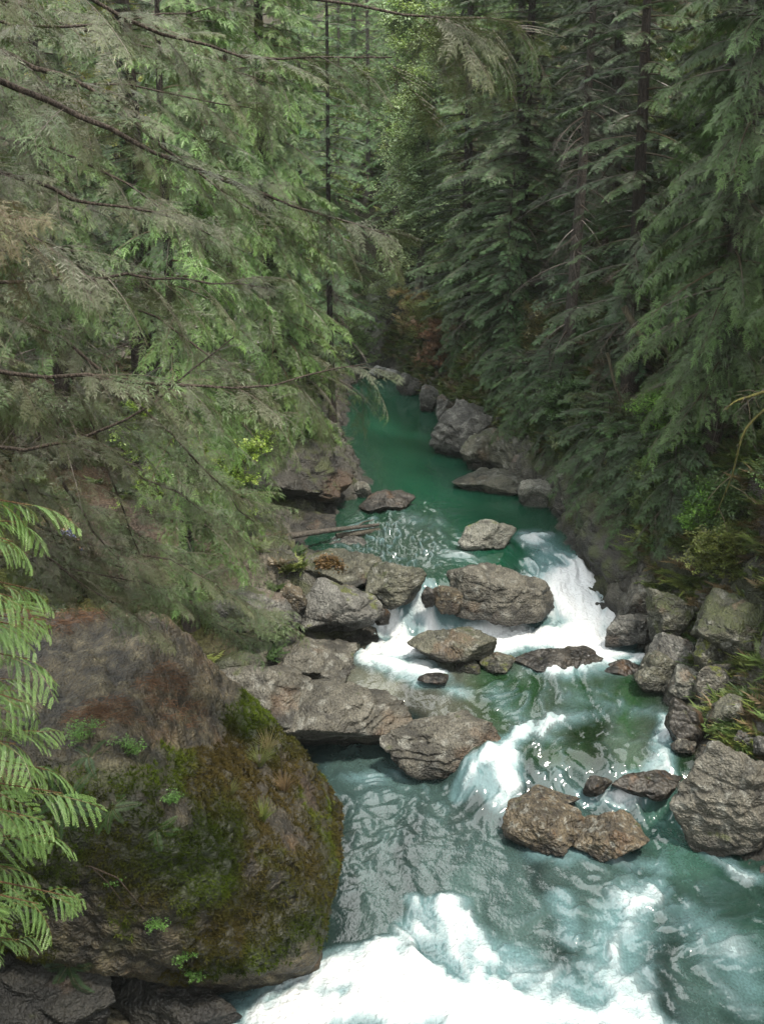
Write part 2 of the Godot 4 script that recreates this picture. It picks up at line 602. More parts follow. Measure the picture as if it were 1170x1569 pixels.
func compact(g: Geo) -> Geo:
	var o := Geo.new()
	var to := PackedInt32Array()
	to.resize(g.v.size())
	to.fill(-1)
	for i in g.ix:
		if to[i] < 0:
			to[i] = o.v.size()
			o.v.push_back(g.v[i])
			o.c.push_back(g.c[i])
			o.n.push_back(g.n[i])
		o.ix.push_back(to[i])
	return o


# ---------------------------------------------------------------- rocks
var STYLE := [
	[Color(0.12, 0.118, 0.102), Color(0.24, 0.236, 0.21)],      # 0 grey
	[Color(0.10, 0.092, 0.068), Color(0.225, 0.21, 0.165)],    # 1 tan brown
	[Color(0.085, 0.088, 0.055), Color(0.19, 0.185, 0.13)],    # 2 olive grey
	[Color(0.25, 0.25, 0.20), Color(0.42, 0.415, 0.35)],     # 3 pale
	[Color(0.055, 0.05, 0.042), Color(0.10, 0.09, 0.075)],   # 4 dark wet
	[Color(0.09, 0.07, 0.04), Color(0.21, 0.165, 0.10)],   # 5 ochre brown
	[Color(0.60, 0.60, 0.57), Color(0.75, 0.75, 0.72)],      # 6 whitish
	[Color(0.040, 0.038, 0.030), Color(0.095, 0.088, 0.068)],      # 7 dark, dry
	[Color(0.018, 0.017, 0.013), Color(0.045, 0.042, 0.032)],      # 8 blackish, undercut shade put into the rock colour
]


func rock_mesh(half: Vector3, yaw: float, pitch: float, roll: float, sd: int, n: int, style: int, moss: float, strata: float, wet_y: float, planes: Array, under := 0.0, round_ := 30.0, mat_name := "rock", bright_moss := false, rough := 1.0) -> ArrayMesh:
	var r := RandomNumberGenerator.new()
	r.seed = sd * 7919 + 13
	var pn := PackedVector3Array()
	var ph := PackedFloat32Array()
	if planes.is_empty():
		for k in 12:
			var y := 1.0 - 2.0 * (k + 0.5) / 12.0
			var a := k * 2.39996 + r.randf_range(-0.5, 0.5)
			var q := Vector3(cos(a) * sqrt(1 - y * y), y + r.randf_range(-0.25, 0.25), sin(a) * sqrt(1 - y * y)).normalized()
			pn.push_back(q)
			ph.push_back(r.randf_range(0.62, 1.0))
		if under > 0.0:
			pn.push_back(Vector3(0.1, -0.75, 0.66).normalized())
			ph.push_back(0.95 - under)
	else:
		for p: Array in planes:
			pn.push_back((p[0] as Vector3).normalized())
			ph.push_back((p[0] as Vector3).normalized().dot(p[1]))
	var turn := Basis(Vector3.UP, yaw) * Basis(Vector3(0, 0, 1), roll) * Basis(Vector3(1, 0, 0), pitch)
	var sax := Vector3(r.randf_range(-0.5, 0.5), 1, r.randf_range(-0.6, 0.6)).normalized()
	var off := Vector3(r.randf_range(0, 900), r.randf_range(0, 900), r.randf_range(0, 900))
	var size := (half.x + half.y + half.z) / 3.0
	n = int(n * 0.78)
	var fr := 100.0 / maxf(size, 0.15)
	var g := Geo.new()
	var weld := {}
	var np := pn.size()
	for f in 6:
		var ids := PackedInt32Array()
		for j in n + 1:
			for i in n + 1:
				var u := tan((2.0 * i / n - 1.0) * PI / 4)
				var v := tan((2.0 * j / n - 1.0) * PI / 4)
				var q: Vector3
				match f:
					0: q = Vector3(1, v, -u)
					1: q = Vector3(-1, v, u)
					2: q = Vector3(u, 1, -v)
					3: q = Vector3(u, -1, v)
					4: q = Vector3(u, v, 1)
					_: q = Vector3(-u, v, -1)
				var key := Vector3i.ZERO
				var border := i == 0 or j == 0 or i == n or j == n
				if border:
					key = Vector3i((q * 1000.0).round())
					if weld.has(key):
						ids.push_back(weld[key])
						continue
				var d := q.normalized()
				var s := 0.0
				for k in np:
					var c := d.dot(pn[k])
					if c > 0.02:
						s += pow(c / ph[k], round_)
				var rad := pow(s, -1.0 / round_)
				var p := d * rad
				var e := p * half
				e = turn * e
				var w := e * fr + off
				var c1 := nc.get_noise_3dv(w * 0.62 + Vector3(nz.get_noise_3dv(w * 2.0), nz.get_noise_3dv(w * 2.0 + Vector3(70, 0, 0)), 0) * 14.0)
				var cr := (1.0 - sst(0.0, 0.16, c1 + 1.0)) * 0.07
				var disp := -cr * rough + nz.get_noise_3dv(w * 0.55) * 0.10 + nz.get_noise_3dv(w * 1.9) * 0.045 + nr.get_noise_3dv(w * 1.1) * 0.025 * rough
				disp += nz.get_noise_3dv(w * 5.0) * 0.018 * rough
				if strata > 0.0:
					var la := sax.dot(e) / size * 3.6 + nz.get_noise_3dv(w * 0.5) * 2.4 + nz.get_noise_3dv(w * 1.8) * 0.7
					var ff := la - floorf(la)
					ff = clampf(ff + nz.get_noise_3dv(w * 1.3) * 0.35, 0, 1)
					disp += strata * 0.055 * (sst(0.0, 0.2, ff) - ff) * sst(-0.25, 0.3, nz.get_noise_3dv(w * 0.9 + Vector3(0, 0, 411)))
				var fine := nz.get_noise_3dv((e + off) * 230.0) * 0.035 - (1.0 - sst(0.0, 0.16, nc.get_noise_3dv((e + off) * 150.0 * Vector3(0.7, 1.5, 0.7)) + 1.0)) * 0.03
				e += (turn * d) * (disp * size + fine * rough * minf(size * 1.2, 1.6))
				if border:
					weld[key] = g.v.size()
				ids.push_back(g.v.size())
				g.v.push_back(e)
		for j in n:
			for i in n:
				var a := ids[j * (n + 1) + i]
				var b := ids[j * (n + 1) + i + 1]
				var c2 := ids[(j + 1) * (n + 1) + i]
				var d2 := ids[(j + 1) * (n + 1) + i + 1]
				g.ix.append_array(PackedInt32Array([a, c2, b, b, c2, d2]))
	g.smooth()
	var lo: Color = STYLE[style][0]
	var hi: Color = STYLE[style][1]
	var green := Color(0.12, 0.14, 0.018) if bright_moss else Color(0.055, 0.068, 0.016)
	for i in g.v.size():
		var p := g.v[i]
		var w := p * fr + off
		var a := nz.get_noise_3dv(w * 0.8)
		var b := nz.get_noise_3dv(w * 3.0)
		var vein := nr.get_noise_3dv(w * 0.7 + Vector3(300, 0, 0))
		var col := lo.lerp(hi, clampf(0.5 + a * 1.2 + b * 0.9, 0, 1))
		var la := sax.dot(p) / size * 9.0 + a * 2.0
		col = scaled(col, 0.90 + 0.10 * sin(la * 3.0))
		var seam := absf(fposmod(la * 0.8 + b * 0.9, 1.0) - 0.5)
		col = scaled(col, lerpf(1.0, lerpf(0.5, 1.0, sst(0.0, 0.10, seam)), clampf(strata, 0, 1)))
		var ck := nc.get_noise_3dv(w * 0.62 + Vector3(nz.get_noise_3dv(w * 2.0), nz.get_noise_3dv(w * 2.0 + Vector3(70, 0, 0)), 0) * 14.0)
		col = scaled(col, lerpf(0.55, 1.0, sst(0.0, 0.14, ck + 1.0)))
		col = col.lerp(Color(0.40, 0.40, 0.35), sst(0.24, 0.34, nz.get_noise_3dv(w * 2.6 + Vector3(0, 0, 700))) * (0.0 if style in [4, 7, 8] else 0.55))
		col = col.lerp(scaled(hi, 1.25), sst(0.62, 0.9, vein) * 0.4)
		col = col.lerp(Color(0.20, 0.10, 0.04), sst(0.22, 0.5, nz.get_noise_3dv(w * 0.6 + Vector3(0, 500, 0))) * 0.35)
		if moss > 0.0:
			if bright_moss and moss > 0.9:
				green = Color(0.085, 0.10, 0.016)
			var mm := sst(0.25, 0.6, g.n[i].y * 0.55 + nz.get_noise_3dv(w * 0.9 + Vector3(50, 80, 20)) * 1.1 + b * 0.5 + moss - 0.75)
			col = col.lerp(scaled(green, 0.75 + 0.5 * clampf(0.5 + b * 2.0, 0, 1)), mm * 0.95)
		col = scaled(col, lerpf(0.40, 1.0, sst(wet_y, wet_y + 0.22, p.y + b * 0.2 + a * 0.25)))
		g.c.push_back(col)
	return g.mesh(M[mat_name], true)


# c: centre of the bottom at the water or ground; half: half sizes
func rock(called: String, label: String, c: Vector3, half: Vector3, yaw: float, sd: int, n: int, style: int, moss := 0.0, strata := 0.5, roll := 0.0, pitch := 0.0, bright := false, under := 0.0, group := "rocks in and beside the stream") -> Node3D:
	var sink := half.y * 0.35
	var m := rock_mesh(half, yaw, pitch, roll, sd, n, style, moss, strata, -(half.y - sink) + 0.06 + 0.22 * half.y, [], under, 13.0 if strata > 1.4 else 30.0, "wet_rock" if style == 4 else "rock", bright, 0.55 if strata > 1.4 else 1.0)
	var o := part(called, m, self, c + Vector3(0, half.y - sink, 0))
	tag(o, label, "boulder" if maxf(half.x, half.z) > 0.85 else "rock", group)
	return o


# ---------------------------------------------------------------- foliage
func spray(g: Geo, p: Vector3, d: Vector3, n: Vector3, l: float, nl: int, lw: float, ll: float, c0: Color, c1: Color, sag: float) -> void:
	var s := d.cross(n)
	for j in nl:
		var f := (j + 0.4) / nl
		var q := p + d * (l * f) - Vector3(0, sag * l * f * f, 0)
		var k := l * ll * (1.0 - f * 0.7)
		var fw := 0.62 + 0.25 * f
		g.leaf(q, (d * fw + s).normalized(), n, k, k * lw, c0, c1, 0.12)
		g.leaf(q, (d * fw - s).normalized(), n, k, k * lw, c0, c1, 0.12)
	g.leaf(p + d * (l * 0.1) - Vector3(0, sag * l * 0.04, 0), (d - Vector3(0, sag * 0.8, 0)).normalized(), n, l * 1.0, l * lw * 0.35, c0, c1, 0.0)


# one bough along +x. k holds its habit
func bough(length: float, k: Dictionary, sd: int) -> ArrayMesh:
	rng.seed = sd
	var g := Geo.new()
	var path := PackedVector3Array()
	var wob := rr(-0.12, 0.12)
	for i in 9:
		var t := i / 8.0
		path.push_back(Vector3(length * t * (1.0 - 0.06 * t), length * (k.rise * t - k.sag * t * t), length * wob * t * t))
	g.tube(path, length * k.get("stem", 0.010) + k.get("stem0", 0.006), 0.003, 4, k.wood)
	var nsec := int(length / k.gap)
	for i in nsec:
		var t := clampf(0.12 + 0.88 * (i + rr(0.2, 0.8)) / nsec, 0, 0.995)
		var a := t * 8.0
		var b := int(minf(a, 7.0))
		var p := path[b].lerp(path[b + 1], a - b)
		var tan_ := (path[b + 1] - path[b]).normalized()
		var side := 1.0 if i % 2 == 0 else -1.0
		if rr(0, 1) < 0.15:
			side = -side
		var ls: float = length * k.spread * pow(1.0 - t, 0.7) * rr(0.55, 1.15) + k.tip * rr(0.7, 1.2)
		var an := rr(0.75, 1.15) * (1.0 - 0.35 * t)
		var d := (tan_ * cos(an) + Vector3(0, rr(-0.12, 0.10) - k.hang * 0.3, side) * sin(an)).normalized()
		var seg := PackedVector3Array()
		for j in 4:
			var u := j / 3.0
			seg.push_back(p + d * (ls * u) - Vector3(0, k.hang * ls * u * u, 0))
		g.tube(seg, k.get("twig", 0.004) + 0.003 * ls, 0.0012, 3, k.wood)
		if k.bare > 0.0 and rr(0, 1) < k.bare:
			continue
		var nsp := int(ls / k.spgap) + 1
		for j in nsp:
			var u := clampf((j + rr(0.3, 1.0)) / nsp, 0.05, 1.0)
			var e := d * ls * u - Vector3(0, k.hang * ls * u * u, 0)
			var dd := (d - Vector3(0, 2.0 * k.hang * u, 0)).normalized()
			var nn := Vector3(rr(-k.flut, k.flut), 1.0, rr(-k.flut, k.flut)).normalized()
			nn = (nn - dd * nn.dot(dd)).normalized()
			var ss := dd.cross(nn)
			var age := clampf(t * 0.5 + u * 0.5 + rr(-0.15, 0.15), 0, 1)
			var cc: Color = (k.c0 as Color).lerp(k.c1, age)
			var sg := 1.0 if j % 2 == 0 else -1.0
			if j == nsp - 1:
				spray(g, p + e, dd, nn, k.sl * rr(0.8, 1.15), k.nl, k.lw, k.ll, scaled(cc, 0.85), cc, k.spsag)
			for q in 2:
				var ds := (dd * rr(0.6, 0.95) + ss * sg).normalized()
				spray(g, p + e, ds, nn, k.sl * (1.0 - 0.45 * u) * rr(0.75, 1.15), k.nl, k.lw, k.ll, scaled(cc, 0.8), cc, k.spsag)
				sg = -sg
	return g.mesh(M.leaf)


func make_boughs() -> void:
	var wood := Color(0.06, 0.045, 0.035)
	var hem := {"rise": 0.08, "sag": 0.22, "gap": 0.085, "spread": 0.28, "tip": 0.12, "hang": 0.16, "bare": 0.06, "spgap": 0.08, "flut": 0.4, "sl": 0.16, "nl": 5, "lw": 0.22, "ll": 0.42, "spsag": 0.15, "wood": wood, "c0": Color(0.020, 0.042, 0.018), "c1": Color(0.082, 0.150, 0.066)}
	var ced := {"rise": 0.18, "sag": 0.42, "gap": 0.11, "spread": 0.26, "tip": 0.20, "hang": 0.36, "bare": 0.04, "spgap": 0.10, "flut": 0.55, "sl": 0.23, "nl": 6, "lw": 0.25, "ll": 0.38, "spsag": 0.45, "wood": Color(0.075, 0.05, 0.035), "c0": Color(0.027, 0.052, 0.018), "c1": Color(0.105, 0.175, 0.056)}
	var thin := {"rise": 0.02, "sag": 0.22, "gap": 0.05, "spread": 0.42, "tip": 0.10, "hang": 0.18, "bare": 0.16, "spgap": 0.05, "flut": 0.45, "sl": 0.105, "nl": 5, "lw": 0.26, "ll": 0.34, "spsag": 0.3, "stem": 0.002, "stem0": 0.0025, "twig": 0.0018, "wood": Color(0.10, 0.08, 0.062), "c0": Color(0.052, 0.062, 0.032), "c1": Color(0.110, 0.128, 0.066)}
	var dead := {"rise": 0.0, "sag": 0.28, "gap": 0.10, "spread": 0.34, "tip": 0.15, "hang": 0.25, "bare": 0.88, "spgap": 0.12, "flut": 0.5, "sl": 0.12, "nl": 4, "lw": 0.16, "ll": 0.4, "spsag": 0.3, "wood": Color(0.085, 0.065, 0.05), "c0": Color(0.05, 0.045, 0.03), "c1": Color(0.07, 0.06, 0.04)}
	for i in 2:
		B["hem_s%d" % i] = bough(1.3, hem, 100 + i)
		B["hem_m%d" % i] = bough(2.6, hem, 110 + i)
		B["ced_s%d" % i] = bough(1.3, ced, 120 + i)
		B["ced_m%d" % i] = bough(2.4, ced, 130 + i)
		B["thin%d" % i] = bough(1.1, thin, 140 + i)
		B["dead%d" % i] = bough(2.0, dead, 150 + i)
	thin.bare = 0.6
	thin.gap = 0.07
	B["thin2"] = bough(1.2, thin, 146)
	thin.bare = 0.1
	thin.c0 = Color(0.05, 0.075, 0.03)
	thin.c1 = Color(0.10, 0.16, 0.06)
	thin.hang = 0.4
	B["thin3"] = bough(1.0, thin, 147)
	# leafy sprig of a broadleaf: a small branching twig with leaves
	for i in 2:
		rng.seed = 160 + i
		var g := Geo.new()
		for b in 5:
			var d := Vector3(rr(-1, 1), rr(-0.1, 1), rr(-1, 1)).normalized()
			var p := PackedVector3Array([Vector3.ZERO, d * 0.22 + Vector3(0, 0.03, 0), d * 0.45])
			g.tube(p, 0.006, 0.002, 3, Color(0.12, 0.10, 0.08))
			for j in 12:
				var u := rr(0.15, 1.0)
				var q := Vector3(rr(-1, 1), rr(-0.3, 0.6), rr(-1, 1)).normalized()
				var nn := Vector3(rr(-0.5, 0.5), 1, rr(-0.5, 0.5)).normalized()
				q = (q - nn * q.dot(nn)).normalized()
				var cc := Color(1, 1, 1) * rr(0.75, 1.1)
				g.leaf(d * 0.45 * u + q * 0.02, q, nn, rr(0.06, 0.10), rr(0.04, 0.055), scaled(cc, 0.85), cc, 0.15)
		B["sprig%d" % i] = g.mesh(M.frond)


func trunk_mesh(h: float, r: float, lean: Vector3, col: Color, sides := 10, wob := 0.12, from := -0.6) -> Geo:
	var g := Geo.new()
	var path := PackedVector3Array()
	var k := 14
	var ph := rr(0, 6)
	for i in k + 1:
		var t := float(i) / k
		path.push_back(lean * (h * t) + Vector3(sin(t * 5 + ph) * wob * t, from + (h - from) * t, cos(t * 4 + ph) * wob * t))
	g.tube(path, r, r * 0.12, sides, col, 0.8, 0.07)
	# flare of the roots
	for i in sides:
		g.v[i] = Vector3(g.v[i].x * 1.5, g.v[i].y, g.v[i].z * 1.5)
	return g


# a conifer: trunk, crown (boughs of its kind), dead lower boughs
func conifer(called: String, label: String, group: String, x: float, z: float, h: float, r: float, kind: String, o := {}) -> Node3D:
	var sd: int = o.get("seed", int(absf(x * 37.0 + z * 91.0)))
	rng.seed = sd
	var y0: float = o.get("y", ground(x, z))
	var t := thing(called, label, "tree", Vector3(x, y0, z), group)
	var lean: Vector3 = o.get("lean", Vector3(rr(-0.02, 0.02), 0, rr(-0.02, 0.02)))
	var tr: float = o.get("tr", 0.012 * h + 0.05)
	var tg := trunk_mesh(h, tr, lean, o.get("bark", Color(0.085, 0.07, 0.06)))
	part("trunk", tg.mesh(M.bark, true), t)
	var tint: Color = o.get("tint", Color(1, 1, 1))
	var cb: float = o.get("base", 0.1)
	var n: int = o.get("n", int(h * 6.5))
	var top: float = o.get("top", 1.0)
	var face: float = o.get("face", -99.0)           # azimuth to which the fuller side turns
	var lists := {}
	for i in n:
		var f := cb + (top - cb) * (i + rr(0, 1)) / n
		var az := i * 2.39996 + rr(-0.5, 0.5)
		if face > -90.0 and cos(az - face) < -0.25 and rr(0, 1) < 0.6:
			az = face + rr(-1.4, 1.4)
		var len_: float = r * pow(1.0 - f, o.get("taper", 0.6)) * rr(0.7, 1.12) * (0.75 + 0.25 * sst(cb, cb + 0.12, f)) + 0.25
		var nm: String = kind + ("_s" if len_ < 1.7 else "_m") + str(i % 2)
		var base := 1.3 if len_ < 1.7 else 2.5
		var pitch: float = lerpf(o.get("droop", -0.28), 0.45, f * f) + rr(-0.12, 0.12)
		var bs := Basis(Vector3.UP, az) * Basis(Vector3(0, 0, 1), pitch) * Basis(Vector3(1, 0, 0), rr(-0.4, 0.4))
		var s := len_ / base
		if not lists.has(nm):
			lists[nm] = [[], []]
		lists[nm][0].push_back(Transform3D(bs * Basis.from_scale(Vector3(s, s * rr(0.9, 1.1), s * rr(0.85, 1.15))), lean * (h * f) + Vector3(0, h * f, 0)))
		var v := rr(0.62, 1.35)
		lists[nm][1].push_back(Color(tint.r * v * rr(0.93, 1.07), tint.g * v, tint.b * v * rr(0.9, 1.1)))
	for nm: String in lists:
		copies("crown", B[nm], lists[nm][0], lists[nm][1], t)
	var nd: int = o.get("dead", 0)
	if nd > 0:
		var a := []
		var b := []
		for i in nd:
			var f := lerpf(o.get("dead0", 0.04), o.get("dead1", cb + 0.15), (i + rr(0, 1)) / nd)
			var s := r * rr(0.5, 0.95) / 2.0
			var bs := Basis(Vector3.UP, rr(0, TAU)) * Basis(Vector3(0, 0, 1), rr(-0.5, 0.1)) * Basis(Vector3(1, 0, 0), rr(-0.4, 0.4))
			a.push_back(Transform3D(bs * Basis.from_scale(Vector3(s, s, s)), lean * (h * f) + Vector3(0, h * f, 0)))
			var v := rr(0.6, 1.1)
			b.push_back(Color(v, v, v))
		copies("dead_boughs", B["dead%d" % (sd % 2)], a, b, t)
	return t


func broadleaf(called: String, label: String, group: String, x: float, z: float, h: float, r: float, leafc: Color, o := {}) -> Node3D:
	var sd: int = o.get("seed", int(absf(x * 31.0 + z * 77.0)))
	rng.seed = sd
	var t := thing(called, label, o.get("cat", "tree"), Vector3(x, o.get("y", ground(x, z)), z), group)
	var bark: Color = o.get("bark", Color(0.30, 0.28, 0.24))
	var stems: int = o.get("stems", 1)
	var tg := Geo.new()
	var lg := Geo.new()
	var a := []
	var b := []
	for s in stems:
		var ln := Vector3(rr(-0.15, 0.15), 0, rr(-0.15, 0.15)) if stems == 1 else Vector3(rr(-0.5, 0.5), 0, rr(-0.5, 0.5))
		var path := PackedVector3Array()
		for i in 9:
			var u := i / 8.0
			path.push_back(ln * h * u * u + Vector3(sin(u * 6 + s) * 0.02 * h, -0.3 + (h * 0.97 + 0.3) * u, cos(u * 5 + s) * 0.02 * h))
		tg.tube(path, o.get("tr", h * 0.009), h * 0.0012 + 0.003, 7, bark)
		var nl: int = o.get("limbs", 26)
		for i in nl:
			var f := lerpf(o.get("base", 0.2), 0.98, (i + rr(0, 1)) / nl)
			var k := f * 8.0
			var p := path[int(minf(k, 7.0))].lerp(path[int(minf(k, 7.0)) + 1], k - int(minf(k, 7.0)))
			var az := rr(0, TAU)
			var le := r * rr(0.5, 1.1) * (1.15 - 0.75 * f)
			var d := Vector3(cos(az), rr(0.25, 0.8), sin(az)).normalized()
			var mid := p + d * le * 0.5 + Vector3(0, rr(-0.1, 0.1) * le, 0)
			var e := p + d * le + Vector3(rr(-0.2, 0.2), -0.1, rr(-0.2, 0.2)) * le
			lg.tube(PackedVector3Array([p, mid, e]), le * 0.012 + 0.004, 0.004, 4, bark)
			var nc_: int = o.get("leaves", 9)
			for j in nc_:
				var u := rr(0.3, 1.05)
				var q := p.lerp(mid, u * 2) if u < 0.5 else mid.lerp(e, u * 2 - 1)
				q += Vector3(rr(-1, 1), rr(-1, 1), rr(-1, 1)) * le * 0.16
				var sc: float = rr(0.7, 1.2) * float(o.get("leaf", 1.0))
				a.push_back(Transform3D(Basis(Vector3.UP, rr(0, TAU)) * Basis(Vector3(1, 0, 0), rr(-0.6, 0.6)) * Basis.from_scale(Vector3(sc, sc, sc)), q))
				var v := rr(0.7, 1.25)
				b.push_back(Color(leafc.r * v * rr(0.9, 1.1), leafc.g * v, leafc.b * v))
	part(o.get("wood", "trunk"), tg.mesh(M.bark, true), t)
	part("limbs", lg.mesh(M.bark, true), t)
	copies(o.get("crown", "crown"), B["sprig%d" % (sd % 2)], a, b, t)
	return t


func fern_frond(l: float, sd: int, c0: Color, c1: Color) -> ArrayMesh:
	rng.seed = sd
	var g := Geo.new()
	var path := PackedVector3Array()
	for i in 9:
		var t := i / 8.0
		path.push_back(Vector3(l * (t - 0.12 * t * t), l * (0.62 * t - 0.75 * t * t), l * 0.05 * sin(t * 3)))
	g.tube(path, 0.004, 0.0015, 3, Color(0.10, 0.11, 0.04))
	for i in 30:
		var t := 0.1 + 0.9 * i / 30.0
		var k := t * 8.0
		var b := int(minf(k, 7.0))
		var p := path[b].lerp(path[b + 1], k - b)
		var tan_ := (path[b + 1] - path[b]).normalized()
		var pl := l * 0.17 * pow(sin(PI * clampf(t * 0.86 + 0.14, 0, 1)), 0.6) * rr(0.9, 1.1)
		for s in [-1.0, 1.0]:
			var d := (tan_ * 0.35 + Vector3(0, -0.15, s)).normalized()
			var nn := Vector3(0, 1, 0)
			nn = (nn - d * nn.dot(d)).normalized()
			g.leaf(p, d, nn, pl, l * 0.017, c0, c1, 0.1)
	return g.mesh(M.leaf)


func fern(label: String, at: Vector3, l: float, n: int, sd: int, tilt: Vector3, tint := Color(1, 1, 1), group := "sword ferns") -> void:
	var t := thing("sword_fern", label, "fern", at, group)
	rng.seed = sd
	var up := tilt.normalized()
	var ax := up.cross(Vector3(0, 0, 1)).normalized()
	var base := Basis(ax, up, ax.cross(up))
	var ms := []
	for i in 3:
		ms.push_back(fern_frond(l * [1.0, 0.85, 0.7][i], sd * 3 + i, Color(0.028 * tint.r, 0.06 * tint.g, 0.02 * tint.b), Color(0.06 * tint.r, 0.115 * tint.g, 0.038 * tint.b)))
	rng.seed = sd
	for i in n:
		var f := part("frond", ms[i % 3], t)
		f.transform = Transform3D(base * Basis(Vector3.UP, TAU * i / n + rr(-0.3, 0.3)) * Basis(Vector3(0, 0, 1), rr(-0.25, 0.4)), Vector3(0, rr(0, 0.03), 0))


# near cedar frond, finely divided, drooping along +x
func cedar_frond(l: float, sd: int) -> ArrayMesh:
	rng.seed = sd
	var g := Geo.new()
	var path := PackedVector3Array()
	for i in 11:
		var t := i / 10.0
		path.push_back(Vector3(l * (t - 0.1 * t * t), l * (0.12 * t - 0.42 * t * t), l * 0.06 * sin(t * 4 + sd)))
	g.tube(path, 0.0045, 0.0015, 4, Color(0.16, 0.13, 0.05))
	var c0 := Color(0.075, 0.15, 0.045)
	var c1 := Color(0.22, 0.34, 0.11)
	var nb := int(l / 0.062)
	for i in nb:
		var t := 0.08 + 0.92 * i / nb
		var k := t * 10.0
		var b := int(minf(k, 9.0))
		var p := path[b].lerp(path[b + 1], k - b)
		var tan_ := (path[b + 1] - path[b]).normalized()
		var s := 1.0 if i % 2 == 0 else -1.0
		var le := l * 0.55 * pow(1.0 - t, 0.75) * rr(0.7, 1.15) + 0.05
		var d := (tan_ * 0.75 + Vector3(0, rr(-0.25, -0.02), s * 0.75)).normalized()
		var nn := Vector3(rr(-0.2, 0.2), 1, rr(-0.2, 0.2))
		nn = (nn - d * nn.dot(d)).normalized()
		var sd2 := d.cross(nn)
		var m := int(le / 0.019) + 2
		for j in m:
			var u := (j + 0.5) / m
			var q := p + d * (le * u) - Vector3(0, le * 0.42 * u * u, 0)
			var dd := (d - Vector3(0, 0.84 * u, 0)).normalized()
			var ll := (0.022 + 0.032 * sin(PI * (0.2 + 0.75 * u))) * rr(0.8, 1.15)
			var age := clampf(t * 0.35 + u * 0.65 + rr(-0.1, 0.1), 0, 1)
			var cc := c0.lerp(c1, age)
			for sg in [-1.0, 1.0]:
				g.leaf(q, (dd * 0.95 + sd2 * sg * rr(0.5, 0.8) - Vector3(0, rr(0.0, 0.3), 0)).normalized(), nn, ll, 0.0085, scaled(cc, 0.8), cc, 0.1)
			g.leaf(q, dd, nn, 0.022, 0.0045, cc, cc, 0.05)
	return g.mesh(M.frond)


